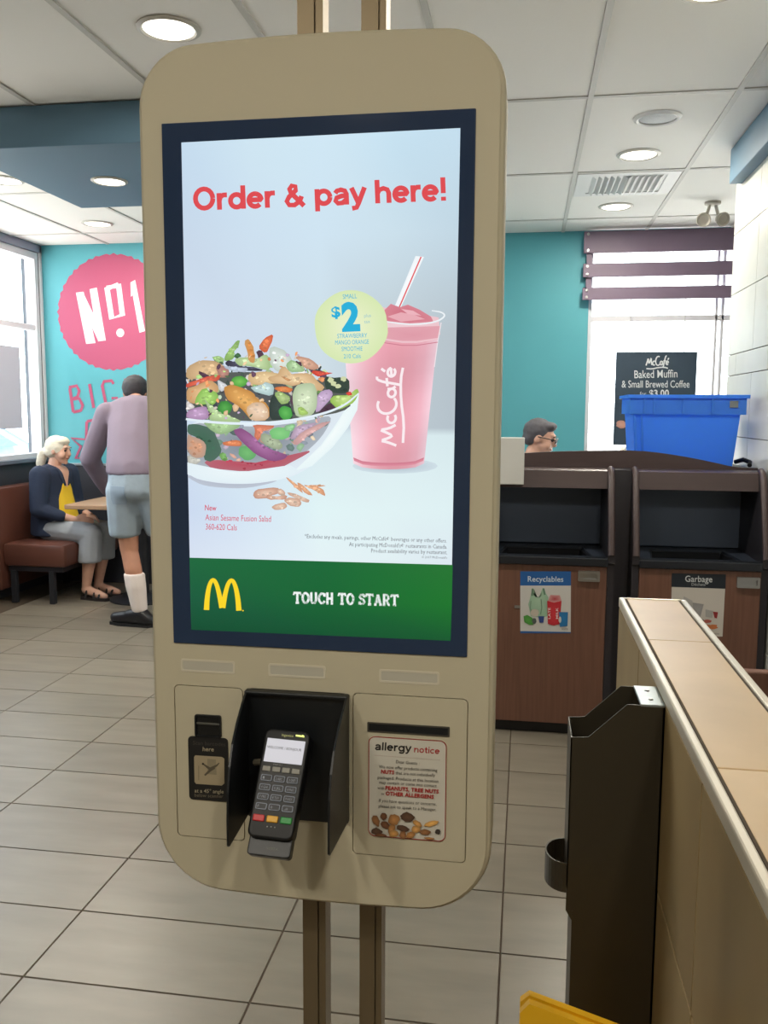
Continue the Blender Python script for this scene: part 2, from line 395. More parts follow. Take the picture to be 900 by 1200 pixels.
# far window: jambs, transom, double mullion, panes
Z_B = .14
fr = [(.447, .475, 6.9, 6.98, Z_B, 2.74), (.475, 2.75, 6.9, 6.98, 2.14, 2.18), (1.365, 1.385, 6.9, 6.98, Z_B, 2.74), (1.41, 1.43, 6.9, 6.98, Z_B, 2.74), (.475, 2.75, 6.9, 6.98, Z_B, Z_B+.04), (.475, 2.75, 6.9, 6.98, 2.70, 2.74), (2.70, 2.75, 6.9, 6.98, Z_B+.04, 2.70)]
pn = [(.475, 1.365, 6.935, 6.943, Z_B+.04, 2.14), (1.43, 2.70, 6.935, 6.943, Z_B+.04, 2.14), (.475, 1.365, 6.935, 6.943, 2.18, 2.70), (1.43, 2.70, 6.935, 6.943, 2.18, 2.70)]
window('window_2', pn, fr, (.447, 2.75, 6.84, 6.96, Z_B-.03, Z_B))
# dark panelling and metal trim under the mural
struct('baseboard_back', MB().box(-3.97, -.4, 6.855, 6.88, 0, .99), M_DARKP)
struct('trim_1', MB().box(-3.97, -.4, 6.845, 6.88, .99, 1.01, .003), mat('steel_trim', (190, 196, 200), .3, .8))
struct('baseboard_left', MB().box(-4.0, -3.98, 1.5, 6.85, 0, 1.03), M_DARKP)

# mural on the back wall (flat print)
mu = Pic(6.879, .0003); mu.eps = 1e-5
cx, cy = 133.0, 365.5; pts = []
N = 96
for k in range(N):
    a = k*2*PI/N; q = 1+.018*math.cos(a*40)
    pts.append((cx+65*q*math.cos(a), cy+68*q*math.sin(a)))
mu.poly(pts, (166, 68, 102), (166, 68, 102))
CR = (216, 210, 214); mu.layer += 1
for p in ([(89, 343), (98, 342), (112, 402), (101, 403)], [(105, 339), (113.5, 337), (124, 399), (115, 400)], [(89, 343), (97, 342), (124, 398), (115.5, 400)]): mu.poly(p, CR, new=False)
mu.stroke([(125.5, 338), (139, 334), (143.5, 369), (131, 373), (125.5, 338), (139, 334)], 6.5, CR)
mu.blob(141, 390, 4.6, 5, CR, wob=0)
mu.poly([(153, 331), (158.5, 328), (170, 388), (163.5, 390)], CR); mu.poly([(153, 331), (158.5, 328), (156, 345), (153.5, 348)], CR)
PK = (166, 68, 102)
def mstroke(*pts, wd=3.4): mu.stroke(pts, wd, PK)
mstroke((82, 455), (86, 483)); mstroke((81, 454), (90, 452), (93, 458), (91, 465), (84, 468)); mstroke((84, 468), (93, 467), (97, 475), (95, 481), (86, 483))
mstroke((105, 450), (110, 478))
mstroke((133, 450), (131, 446), (122, 447), (120, 452), (124, 472), (128, 476), (136, 474), (137, 466), (131, 467))
mstroke((150, 474), (147, 444), (156, 460), (162, 440), (168, 470))
mstroke((174, 470), (178, 440), (186, 468)); mstroke((175, 458), (184, 457))
mstroke((205, 446), (200, 440), (194, 443), (195, 466), (201, 470), (207, 464))
mstroke((102, 494), (101, 515), (84, 513.5), (95, 523), (89, 537), (99, 536), (116, 533)); mstroke((102, 494), (118, 490), (124, 512), (150, 508))
mu.layer += 1
mural = tag(mu.build('mural_print', PAPER_INK, wall_back), 'raspberry scalloped disc with white No1 and pink lettering on teal wall')

# low dividing wall with tiled cap
HX0, HX1, HZ, HY = .226, .376, 1.034, 2.07
M_SIDE = mat('beige_wall_tile', (150, 128, 88), .45, noise=.14, nscale=5, stretch=(1, 1, .5), rand=.06)
M_CAP = mat('cap_tile', (206, 176, 134), .34, noise=.10, nscale=6, rand=.05)
M_STRIP = mat('cream_metal_edge', (214, 206, 190), .3, .3)
dv = struct('wall_divider', MB().box(HX0+.01, HX1-.01, -1.2, HY-.01, 0, HZ-.012), M_GROUT)
edges_y = [HY, 1.70, 1.085, .475, -.135, -1.2]
for a, b in zip(edges_y, edges_y[1:]):
    MB().box(HX0+.017, HX1-.017, b+.0015, a-.0015, HZ-.012, HZ, .001).build('cap_tile', M_CAP, dv)
    for z0, z1 in ((.0, .091), (.096, .397), (.402, .702), (.7075, 1.012)):
        MB().box(HX0, HX0+.01, b+.0022, a-.0022, z0, z1, .001).build('side_tile', M_SIDE, dv)
        MB().box(HX1-.01, HX1, b+.0022, a-.0022, z0, z1, .001).build('side_tile', M_SIDE, dv)
for z0, z1 in ((.0, .091), (.096, .397), (.402, .702), (.7075, 1.012)): MB().box(HX0+.002, HX1-.002, HY-.01, HY, z0, z1, .001).build('end_tile', M_SIDE, dv)
for x in (HX0-.001, HX1-.0125): MB().box(x, x+.0135, -1.2, HY+.001, HZ-.02, HZ+.002, .003).build('edge_trim', M_STRIP, dv)
for x in (HX0+.0135, HX1-.0175): MB().box(x, x+.0038, -1.2, HY, HZ-.012, HZ-.0005).build('joint', M_GROUT, dv)
MB().box(HX0, HX1, HY-.0005, HY+.004, HZ-.02, HZ+.002, .001).build('edge_trim', M_STRIP, dv)

# ================================================================== KIOSK
KY = 1.25
M_CREAM = mat('cream_plastic', (192, 184, 160), .55, spec=.3)
M_CREAM2 = mat('cream_edge', (206, 199, 180), .35)
M_GLASSB = mat('screen_bezel', (42, 58, 86), .07, spec=.35)
M_BLACK = mat('black_plastic', (14, 18, 22), .42)
M_BRONZE = mat('bronze_metal', (122, 108, 84), .38, .55)
kiosk = thing('order_kiosk', 'tall cream self-order kiosk with lit touch screen on two bronze poles', 'kiosk', (-.30, KY+.05, 0))
out = []
L_, R_, T_, B_ = -.567, -.036, 1.993, .703
def crown(x, top):
    u = (x-(L_+R_)/2)/((R_-L_)/2); return (-.010 if top else .010)*u*u
for x, z in rrect(L_, R_, B_, T_, .08, 10, [.105, .08, .08, .105]): out.append((x, z+crown(x, z > 1.3)))
# densify top and bottom edges for the crown
dn = []
for i, p in enumerate(out):
    q = out[(i+1) % len(out)]; dn.append(p)
    if abs(q[0]-p[0]) > .2:
        top = p[1] > 1.3
        base = (T_ if top else B_)
        for k in range(1, 12): x = p[0]+(q[0]-p[0])*k/12; dn.append((x, base+crown(x, top)))
out = dn
SKIN_D, GAP = .004, .0015
PANELS = ((-.529, -.42, .798, 1.043), (-.246, -.075, .793, 1.046))
put(MB().prism(out, XZ, KY+SKIN_D, KY+.085, .008), 'body', M_CREAM, kiosk, True)
from mathutils.geometry import tessellate_polygon
loops = [inset(out, .008)]+[rrect(x0-GAP, x1+GAP, z0-GAP, z1+GAP, .008, 5) for x0, x1, z0, z1 in PANELS]
tris = tessellate_polygon([[Vector((x, z, 0)) for x, z in lp_] for lp_ in loops]); flat_ = [q_ for lp_ in loops for q_ in lp_]; nf = len(flat_)
vs = [(x, KY, z) for x, z in flat_]+[(x, KY+SKIN_D, z) for x, z in flat_]; fs = [tuple(t_) for t_ in tris]+[tuple(i+nf for i in t_) for t_ in tris]; o0 = 0
for lp_ in loops:
    n = len(lp_); fs += [(o0+i, o0+(i+1) % n, nf+o0+(i+1) % n, nf+o0+i) for i in range(n)]; o0 += n
put(MB().add(vs, fs), 'front_skin', M_CREAM, kiosk)
put(MB().prism(inset(out, .03), XZ, KY+.085, KY+.115), 'rear_housing', mat('grey_housing', (120, 116, 104), .5), kiosk, True)
for x0, x1 in ((-.357, -.317), (-.258, -.220)):
    gx, ya_, yb_ = x0+.026, KY+.116, KY+.156
    pl = put(MB().prism([(x0, ya_), (gx, ya_), (gx, ya_+.006), (gx+.003, ya_+.006), (gx+.003, ya_), (x1, ya_), (x1, yb_), (x0, yb_)], XY, 0, CZ-.004), 'pole', M_BRONZE, kiosk)
    put(MB().box(x0-.03, x1+.03, KY+.09, KY+.18, 0, .008, .002), 'foot_plate', M_BRONZE, pl)
bez = put(MB().box(-.5285, -.0765, KY-.003, KY+.01, 1.111, 1.878, .0015), 'screen_bezel', M_GLASSB, kiosk)
# --- lit picture on the screen
sc = Pic(KY-.0032, .00002)
TLs, TRs, BLs, BRs = (212.5, 167), (539.5, 150), (224, 738), (528, 751)
def su(u, v):     # position in the photo of a point of the screen, bilinear
    x = (TLs[0]*(1-u)+TRs[0]*u)*(1-v)+(BLs[0]*(1-u)+BRs[0]*u)*v; y = (TLs[1]*(1-u)+TRs[1]*u)*(1-v)+(BLs[1]*(1-u)+BRs[1]*u)*v
    return x, y
cols = {0: [(196, 219, 238), (206, 229, 242), (206, 230, 244), (196, 224, 240), (196, 222, 238)],
        .2: [(200, 216, 234), (205, 224, 240), (207, 228, 242), (203, 224, 236), (194, 215, 228)],
        .4: [(208, 222, 240), (206, 220, 236), (205, 222, 232), (192, 205, 212), (182, 194, 202)],
        .585: [(206, 222, 240), (204, 220, 236), (206, 220, 230), (190, 203, 211), (180, 193, 202)],
        .60: [(208, 224, 240), (208, 224, 238), (216, 232, 238), (218, 236, 240), (214, 232, 236)],
        .75: [(203, 218, 240), (212, 230, 244), (224, 244, 246), (224, 242, 244), (222, 240, 243)],
        .857: [(216, 226, 242), (222, 234, 246), (228, 242, 246), (226, 240, 244), (220, 232, 240)]}
sc.grid([[(*su(u, v), c) for u, c in zip((0, .25, .5, .75, 1), cs)] for v, cs in cols.items()])
screen = sc.build('screen', SCREEN_INK, bez)
screen['label'] = 'lit screen with salad and smoothie advert'
def pic(step0=1): p = Pic(KY-.0032, .00002); p.layer = step0; return p
p = pic(); stext(p, 'Order & pay here!', 226.5, 247, 524.5, 235, 27.5, (222, 76, 82), .21); p.build('headline', SCREEN_INK, bez)
# green band, arches and slab lettering
p = pic(); gb = [(222, 653.5), (530.5, 662)]
p.grid([[(222, 653.5, (28, 104, 62)), (376, 657.7, (22, 104, 56)), (530.5, 662, (34, 116, 50))], [(223, 700, (24, 92, 62)), (376, 705, (20, 100, 52)), (529.5, 708, (26, 116, 44))], [(224, 738, (16, 78, 50)), (376, 744.5, (14, 82, 48)), (528, 751, (18, 88, 46))]])
band = p.build('green_band', SCREEN_INK, bez)
p = pic(2); YE = (250, 214, 40)
S = lambda x, y: (200+x/2.5, 580+y/2.5)
arch = [(105, 337), (107, 300), (113, 264), (123, 246), (133, 256), (142, 288), (150, 331)]
p.stroke([S(*q) for q in arch], [6.4, 5.8, 5, 4.4, 4.8, 5.4, 6], YE, smooth=2)
p.stroke([S(*q) for q in [(153, 331), (160, 288), (169, 257), (180, 247), (190, 266), (197, 302), (200, 339)]], [6, 5.4, 4.8, 4.4, 5, 5.8, 6.4], YE, smooth=2)
p.blob(*S(212, 339), .9, .9, YE, wob=0); p.build('arches_logo', SCREEN_INK, bez)
SLAB = {'T': [[(0, .78), (0, 1), (.8, 1), (.8, .78)], [(.4, 0), (.4, 1)], [(.2, 0), (.6, 0)]],
        'O': [[(.42+.36*math.cos(a*PI/10), .5+.5*math.sin(a*PI/10)) for a in range(21)]],
        'U': [[(.12, 1), (.12, .3), (.25, .02), (.55, .02), (.68, .3), (.68, 1)], [(0, 1), (.26, 1)], [(.54, 1), (.8, 1)]],
        'C': [[(.74, .72), (.6, .98), (.35, 1), (.1, .75), (.06, .5), (.1, .25), (.35, 0), (.6, .02), (.76, .25)], [(.74, 1.02), (.74, .68)]],
        'H': [[(.14, 0), (.14, 1)], [(.68, 0), (.68, 1)], [(.14, .5), (.68, .5)], [(0, 0), (.28, 0)], [(.54, 0), (.82, 0)], [(0, 1), (.28, 1)], [(.54, 1), (.82, 1)]],
        'S': [[(.62, .76), (.45, .99), (.18, .95), (.08, .74), (.25, .54), (.5, .46), (.64, .26), (.5, .03), (.2, .01), (.06, .25)], [(.63, 1.02), (.63, .7)], [(.05, -.02), (.05, .3)]],
        'A': [[(.1, 0), (.4, 1), (.44, 1), (.74, 0)], [(.2, .3), (.66, .3)], [(-.04, 0), (.26, 0)], [(.58, 0), (.9, 0)]],
        'R': [[(.14, 0), (.14, 1)], [(0, 1), (.5, 1), (.66, .86), (.66, .64), (.5, .48), (.14, .48)], [(.42, .48), (.64, .1), (.7, 0), (.82, 0)], [(0, 0), (.3, 0)]]}
adv = {'T': .98, 'O': .98, 'U': .98, 'C': .94, 'H': 1., 'S': .86, 'A': 1.02, 'R': 1.}
p = pic(2); word = 'TOUCH TO START'; tot = sum(adv.get(c, .5) for c in word); x = 0
sx = (468-344.5)/tot
for c in word:
    for st in SLAB.get(c, []):
        p.stroke([(344.5+(x+a)*sx, 707-(1-.0)*0+((x+a)/tot)*3.0-b*11.5-.8) for a, b in st], 2.75, (240, 246, 244), new=False)
    x += adv.get(c, .5)
p.build('touch_to_start_lettering', SCREEN_INK, bez)
# captions
p = pic(); RD = (214, 70, 96)
p.text('New', 240, 598, 253.5, 598.5, 6.6, RD, .01); p.text('Asian Sesame Fusion Salad', 240.5, 609.5, 317.5, 611.5, 7, RD, 0); p.text('360-620 Cals', 241, 620.5, 277.5, 621.5, 7, RD, 0)
p.build('salad_caption', SCREEN_INK, bez); p = pic(); GY = (96, 100, 112)
p.text('*Excludes any meals, pairings, other McCafé® beverages or any other offers.', 357, 630.5, 523.5, 636, 4.8, GY, 0, res=1)
p.text("At participating McDonald's® restaurants in Canada.", 409, 640, 524, 643, 4.8, GY, 0, res=1)
p.text('Product availability varies by restaurant.', 435, 647.5, 524, 649.5, 4.8, GY, 0, res=1)
p.text("© 2017 McDonald's", 494, 654, 524, 654.8, 2.6, GY, 0, res=1)
tag(p.build('fine_print', SCREEN_INK, bez), kind='stuff')
# smoothie cup
p = pic(1)
p.blob(463, 546, 50, 9, (206, 222, 230), (170, 186, 198), wob=0)
rows = []
for t in [i/10 for i in range(11)]:
    yl = 385+t*158; xl, xr = 441-(441-411)*0+(411-403)*t*0-24*0, 0
    xl = 402+(414-402)*t; xr = 514+(497-514)*t; cy_ = 7*math.sqrt(1)
    row = []
    for u in [k/8 for k in range(9)]:
        xx = xl+(xr-xl)*u; yy = yl+7*math.sqrt(max(0, 1-(2*u-1)**2))*(.4+.6*t)
        sh = [(244, 214, 224), (240, 196, 208), (236, 178, 190), (231, 164, 178), (228, 158, 172), (228, 159, 172), (230, 164, 178), (234, 176, 190), (240, 204, 216)][int(u*8)]
        k2 = 1+.04*math.sin(t*9+u*3); row.append((xx, yy, tuple(min(255, v*k2) for v in sh)))
    rows.append(row)
p.grid(rows)
p.grid([[(414+83*k/8, 536+6.5*math.sqrt(max(0, 1-(k/4-1)**2)), (206, 120, 140)) for k in range(9)], [(415+81*k/8, 540+6.5*math.sqrt(max(0, 1-(k/4-1)**2)), (224, 146, 162)) for k in range(9)]])
p.poly([(417, 378), (449, 360), (514, 372), (516, 392), (500, 398), (460, 400), (417, 396)], (236, 196, 204), (240, 208, 214))
p.poly([(446, 384), (516, 382), (514, 396), (498, 401), (450, 401)], (226, 164, 176), (222, 154, 168))
p.poly([(450, 364), (458, 356), (468, 360), (478, 357), (492, 363), (505, 371), (508, 377), (480, 379), (450, 376)], (216, 134, 148), (204, 112, 128))
p.poly([(454, 371), (470, 366), (486, 369), (498, 374), (470, 377)], (232, 172, 182)); p.poly([(470, 362), (484, 364), (494, 370), (478, 368)], (236, 180, 190))
p.stroke([(447, 376), (480, 381), (510, 378), (522, 371), (519, 366), (506, 364)], [1.4, 1.5, 2, 2, 1.8, 1.2], (236, 242, 246), smooth=2)
p.stroke([(517, 378), (513, 400), (509, 430)], 1.2, (240, 226, 232))
p.stroke([(446, 397), (480, 402), (513, 397)], 2.2, (238, 196, 204), smooth=1); p.stroke([(446, 401), (480, 406), (513, 401)], 1, (206, 126, 144), smooth=1)
p.poly([(463, 358), (487, 300), (497, 301), (470, 360)], (240, 246, 250), (250, 252, 254)); p.stroke([(468, 360), (493.5, 301)], 1.6, (226, 92, 100))
p.build('smoothie_picture', SCREEN_INK, bez)
# script lettering on the cup: drawn in its own frame, then turned to read upward
def script(p, o, ex, ey, wd, col):
    A = lambda cx, cy, rx, ry, a0, a1, n=14: [(cx+rx*math.cos(math.radians(a0+(a1-a0)*k/n)), cy+ry*math.sin(math.radians(a0+(a1-a0)*k/n))) for k in range(n+1)]
    st = [[(-.1, 0), (.35, 1.2), (.6, 2.3), (.8, 1.0), (1.0, .5), (1.45, 1.5), (1.75, 2.35), (1.8, 1.0), (2.1, .05)],
          A(2.85, .62, .5, .6, 50, 310), A(4.35, 1.25, .95, 1.35, 60, 310), A(5.55, .55, .45, .55, 20, 380), [(6.0, 1.15), (5.98, .4), (6.2, 0)],
          [(6.25, -.9), (6.55, .4), (6.8, 1.7), (7.15, 2.65), (7.45, 2.6)], [(6.3, 1.15), (7.2, 1.25)], A(7.75, .55, .45, .55, 0, 320)+[], [(7.35, .55), (8.2, .6)], [(7.9, 1.45), (8.25, 2.0)],
          [(.1, -.95), (2.2, -1.15), (4.6, -.75), (6.9, -.75), (8.1, -1.1)]]
    for s_ in st: p.stroke([(o[0]+a*ex[0]+b*ey[0], o[1]+a*ex[1]+b*ey[1]) for a, b in s_], wd, col, smooth=1 if len(s_) > 2 else 0, new=False)
p = pic(40); p.layer += 1
script(p, (464.5, 521), (-.15, -11.0), (-8.2, .9), 3.1, (250, 236, 240)); p.build('cup_script', SCREEN_INK, bez)
# price bubble
p = pic(44)
pts = [(411.5+43*math.cos(a*PI/20)*(1+.02*math.sin(a*.9)), 383+43*math.sin(a*PI/20)) for a in range(40)]
p.poly(pts, (214, 232, 178), (236, 242, 206)); CY = (38, 176, 218)
p.text('SMALL', 402, 350.5, 418.5, 349.5, 5.5, CY, 0); p.text('$', 389, 372, 399.5, 371, 12, CY, .03); p.text('2', 401, 387, 422.5, 386, 31, CY, .05)
p.text('plus', 427, 372, 435, 371.5, 4, (150, 196, 206), 0); p.text('tax', 427, 379, 434, 378.5, 4, (150, 196, 206), 0)
p.text('STRAWBERRY', 395.5, 396.5, 430.5, 395.5, 5.2, CY, 0); p.text('MANGO ORANGE', 393, 404, 432.5, 403, 5.2, CY, 0); p.text('SMOOTHIE', 400.5, 411.5, 425, 411, 5.2, CY, 0); p.text('210 Cals', 403, 420, 423, 419.5, 5, CY, 0)
p.build('price_bubble', SCREEN_INK, bez)
# salad: bowl and ingredients
p = pic(46)
def P1(x, y): return 205+x/7.5, 380+y/7.5
def P2(x, y): return 310+x/7.5, 380+y/7.5
def P3(x, y): return 205+x/7.5, 480+y/7.5
def P4(x, y): return 310+x/7.5, 480+y/7.5
def chaik(pts, n=2):
    for _ in range(n):
        o_ = []
        for i, a_ in enumerate(pts):
            b_ = pts[(i+1) % len(pts)]; o_ += [(a_[0]*.78+b_[0]*.22, a_[1]*.78+b_[1]*.22), (a_[0]*.22+b_[0]*.78, a_[1]*.22+b_[1]*.78)]
        pts = o_
    return pts
def cpoly(pts, c, c2=None): p.poly(chaik(pts), c, c2)
rs_ = random.Random(11)
def shp(Pn, pts, c, c2=None):
    q = chaik([Pn(*v) for v in pts], 1); cx_ = sum(v[0] for v in q)/len(q); cy_ = sum(v[1] for v in q)/len(q)
    q = [(v[0]+rs_.uniform(-.5, .5), v[1]+rs_.uniform(-.5, .5)) for v in q]
    p.poly(q, tuple(v*.86 for v in c), c2 or tuple(min(255, v*1.08) for v in c))
    # printed mottling: a few lighter and darker flecks inside the shape
    ex = max(abs(v[0]-cx_) for v in q); ey = max(abs(v[1]-cy_) for v in q)
    if ex*ey > 14:
        p.layer += 1
        for _ in range(int(min(16, 3+ex*ey/14))):
            v = rs_.choice(q); t = rs_.uniform(.1, .72); x_, y_ = cx_+(v[0]-cx_)*t, cy_+(v[1]-cy_)*t; k_ = rs_.choice((.8, .88, .94, 1.05, 1.08)); rr = rs_.uniform(.4, 1.9); a_ = rs_.uniform(0, 3)
            p.poly([(x_+rr*1.5*math.cos(b_+a_)*rs_.uniform(.6, 1.2), y_+rr*math.sin(b_+a_)*rs_.uniform(.6, 1.2)) for b_ in (0, 1.05, 2.1, 3.14, 4.2, 5.2)], tuple(min(255, w_*k_) for w_ in (c2 or c)), new=False)
LX = lambda y: 212.5+(y-167)*.02014      # left border of the lit picture
cpoly([(LX(560), 556), (LX(568), 560), (240, 570), (285, 573), (320, 566), (330, 560)], (188, 196, 210), (176, 184, 200))
cpoly([(LX(492), 492), (262, 497), (310, 498), (360, 492), (400, 480), (421, 462), (419, 478), (408, 500), (390, 524), (366, 546), (340, 560), (300, 567), (262, 567), (232, 562), (LX(556), 555)], (226, 238, 246), (206, 214, 226))
cpoly([(LX(494), 494), (262, 499), (310, 500), (358, 494), (392, 485), (378, 512), (352, 536), (322, 548), (290, 551), (256, 550), (232, 546), (LX(538), 540)], (172, 180, 190), (122, 132, 142))
def clutter(n, inside, cols, rmax, seed):
    rd = random.Random(seed); p.layer += 1; k = 0
    while k < n:
        x_, y_ = rd.uniform(215, 420), rd.uniform(395, 552)
        if not inside(x_, y_): continue
        k += 1
        if k % 12 == 0: p.layer += 1
        a_ = rd.uniform(0, 6.28); L_ = rd.uniform(1.5, rmax); w_ = L_*rd.uniform(.3, .8); c_ = rd.choice(cols); f_ = rd.uniform(.82, 1.1); m = rd.randint(6, 9)
        q_ = [(u*math.cos(a_)-v*math.sin(a_)+x_, u*math.sin(a_)+v*math.cos(a_)+y_) for u, v in [(L_*math.cos(j*2*PI/m)*rd.uniform(.6, 1.15), w_*math.sin(j*2*PI/m)*rd.uniform(.6, 1.15)) for j in range(m)]]
        q_ = [(max(LX(v[1])+.4, v[0]), v[1]) for v in q_]
        p.poly(q_, tuple(min(255, v*f_) for v in c_), tuple(min(255, v*f_*1.15) for v in c_), new=False)
rim_y = lambda x: 491+5*math.sin((x-214)/207*PI)*.9 if x < 300 else 496-((x-300)/121)**2*34
bowl_in = lambda x, y: rim_y(x)+4 < y < 548-((x-285)/105)**2*52 and x < 388
clutter(90, bowl_in, [(150, 186, 150), (110, 140, 124), (176, 160, 176), (206, 186, 160), (132, 140, 152), (96, 116, 112), (216, 168, 150)], 7, 5)
shp(P3, [(240, 450), (420, 440), (560, 470), (760, 500), (900, 470), (1180, 360), (1190, 380), (900, 530), (640, 545), (330, 520)], (212, 120, 136), (186, 70, 90))
shp(P3, [(110, 130), (180, 120), (330, 160), (380, 260), (420, 380), (330, 460), (250, 440), (280, 320), (200, 230), (110, 210)], (92, 128, 112), (66, 106, 86))
shp(P3, [(110, 210), (160, 240), (250, 270), (285, 320), (260, 420), (180, 430), (112, 380)], (214, 180, 160), (222, 164, 130))
shp(P3, [(112, 390), (180, 420), (240, 450), (180, 490), (115, 470)], (206, 206, 196))
shp(P3, [(390, 400), (430, 370), (470, 430), (460, 448), (410, 440)], (126, 178, 104)); shp(P3, [(415, 280), (570, 265), (595, 295), (570, 325), (430, 320)], (232, 132, 88), (240, 150, 104))
p.blob(*P3(640, 380), 11, 8.5, (104, 170, 108), (120, 190, 118), 10)
shp(P3, [(250, 110), (330, 90), (560, 100), (585, 150), (480, 200), (380, 220), (300, 170)], (170, 206, 152), (186, 222, 164))
shp(P3, [(680, 135), (880, 135), (860, 165), (780, 175), (740, 270), (700, 270), (710, 170)], (232, 132, 100), (240, 150, 120)); shp(P3, [(760, 200), (900, 240), (960, 330), (900, 360), (760, 290)], (176, 190, 160))
shp(P3, [(510, 185), (570, 160), (640, 190), (750, 300), (900, 370), (1000, 400), (960, 440), (860, 460), (720, 400), (600, 290)], (160, 96, 150), (176, 118, 168))
p.blob(*P4(140, 210), 12, 7.5, (120, 194, 122), (140, 210, 136)); shp(P4, [(170, 140), (280, 120), (250, 190), (190, 190)], (150, 206, 150))
shp(P4, [(270, 150), (400, 120), (480, 110), (330, 210), (240, 270), (230, 230)], (200, 176, 200)); shp(P4, [(255, 270), (330, 200), (480, 120), (600, 95), (520, 150), (400, 220), (290, 320), (260, 300)], (226, 176, 176), (232, 188, 184))
# bowl shine
p.poly([(421, 462), (419, 480), (408, 501), (390, 524), (366, 546), (345, 552), (372, 528), (392, 500), (406, 478)], (232, 246, 248), (244, 252, 252))
p.poly([(LX(545), 542), (232, 548), (262, 552), (300, 552), (340, 545), (352, 552), (325, 563), (285, 567), (240, 563), (LX(556), 556)], (226, 240, 246), (236, 246, 250))
# above the rim: leafy bed first
shp(P1, [(100, 500), (240, 440), (480, 420), (700, 420), (900, 470), (1200, 480), (1500, 520), (1560, 700), (1480, 770), (1200, 820), (900, 850), (600, 850), (110, 830)], (104, 110, 106), (84, 88, 92))
heap0 = lambda x, y: y < rim_y(x)-2 and y > (436-20*math.sin((x-214)/190*PI) if x < 390 else 442+(x-390)*.9) and x < 414
clutter(150, heap0, [(120, 160, 96), (70, 84, 78), (92, 66, 84), (60, 66, 72), (190, 210, 160), (210, 176, 140), (150, 190, 120), (220, 214, 210)], 8, 21)
shp(P1, [(105, 370), (230, 320), (330, 315), (430, 360), (480, 410), (470, 460), (400, 470), (330, 440), (230, 480), (105, 490)], (224, 186, 140), (238, 204, 158))
shp(P1, [(360, 370), (440, 370), (485, 415), (470, 470), (400, 470)], (190, 140, 128)); shp(P1, [(205, 410), (260, 430), (320, 455), (240, 475)], (92, 66, 84))
shp(P1, [(325, 285), (400, 275), (440, 310), (430, 355), (350, 320)], (170, 212, 136), (186, 224, 150))
shp(P1, [(440, 290), (500, 200), (550, 140), (580, 145), (560, 200), (520, 240), (525, 310), (445, 330)], (150, 196, 110), (172, 212, 130)); shp(P1, [(520, 280), (560, 245), (595, 285), (540, 300)], (70, 110, 74))
shp(P1, [(440, 350), (470, 315), (520, 325), (560, 370), (660, 375), (780, 395), (760, 415), (600, 410), (480, 380)], (66, 66, 84), (84, 84, 104)); shp(P1, [(420, 365), (560, 378), (650, 382), (640, 420), (540, 420), (460, 395)], (196, 208, 226))
shp(P1, [(520, 310), (620, 290), (720, 310), (800, 260), (840, 300), (840, 410), (760, 390), (640, 370), (560, 365)], (190, 222, 158), (216, 236, 186))
shp(P1, [(615, 150), (650, 130), (690, 180), (705, 260), (712, 310), (690, 345), (655, 330), (640, 250)], (236, 176, 110), (226, 150, 84)); shp(P1, [(735, 205), (790, 120), (875, 85), (850, 180), (800, 260)], (238, 110, 74), (244, 136, 92))
shp(P1, [(840, 180), (1000, 240), (1080, 420), (900, 430), (830, 330)], (222, 236, 226), (232, 242, 234))
shp(P1, [(660, 430), (780, 415), (900, 430), (1040, 450), (1080, 500), (1000, 530), (870, 520), (760, 540), (670, 530), (640, 470)], (240, 204, 150), (248, 220, 172))
shp(P1, [(380, 480), (440, 520), (470, 540), (420, 600), (380, 560)], (222, 224, 228)); shp(P1, [(105, 520), (260, 470), (410, 435), (385, 500), (300, 490), (180, 535), (105, 565)], (236, 96, 76), (244, 128, 100))
shp(P1, [(105, 570), (200, 530), (320, 490), (380, 530), (395, 590), (340, 620), (240, 660), (190, 700), (110, 680)], (230, 180, 126), (240, 200, 150))
p.blob(*P1(575, 505), 9.5, 6.5, (80, 160, 66), (126, 200, 96)); shp(P1, [(655, 555), (760, 535), (810, 505), (880, 540), (860, 640), (720, 600)], (196, 226, 226), (214, 238, 236))
shp(P1, [(430, 560), (490, 525), (560, 545), (700, 600), (720, 650), (830, 700), (835, 840), (680, 855), (610, 760), (540, 700), (450, 650)], (226, 160, 84), (240, 184, 108)); shp(P1, [(620, 740), (700, 680), (790, 690), (835, 760), (825, 845), (680, 850)], (246, 208, 170), (250, 222, 196))
p.blob(*P1(445, 735), 8.6, 8.4, (60, 136, 62), (92, 176, 84)); shp(P1, [(180, 700), (200, 620), (260, 555), (360, 590), (395, 630), (350, 715), (300, 700), (240, 710)], (160, 216, 104), (182, 228, 128))
shp(P1, [(105, 770), (180, 735), (280, 715), (310, 790), (290, 840), (110, 830)], (196, 156, 200), (206, 172, 210)); shp(P1, [(110, 690), (150, 690), (190, 730), (110, 760)], (232, 226, 224))
shp(P1, [(250, 640), (290, 700), (340, 720), (420, 790), (520, 820), (600, 855), (480, 870), (310, 845), (320, 780), (290, 720)], (190, 220, 160), (206, 232, 178))
heap_in = lambda x, y: y < rim_y(x)-3 and y > (430-26*math.sin((x-214)/190*PI) if x < 390 else 440+(x-390)*.9) and x < 416
clutter(70, heap_in, [(170, 206, 130), (222, 190, 150), (236, 226, 214), (96, 70, 88), (86, 112, 82), (232, 150, 100), (206, 180, 210), (200, 220, 190)], 4.2, 9)
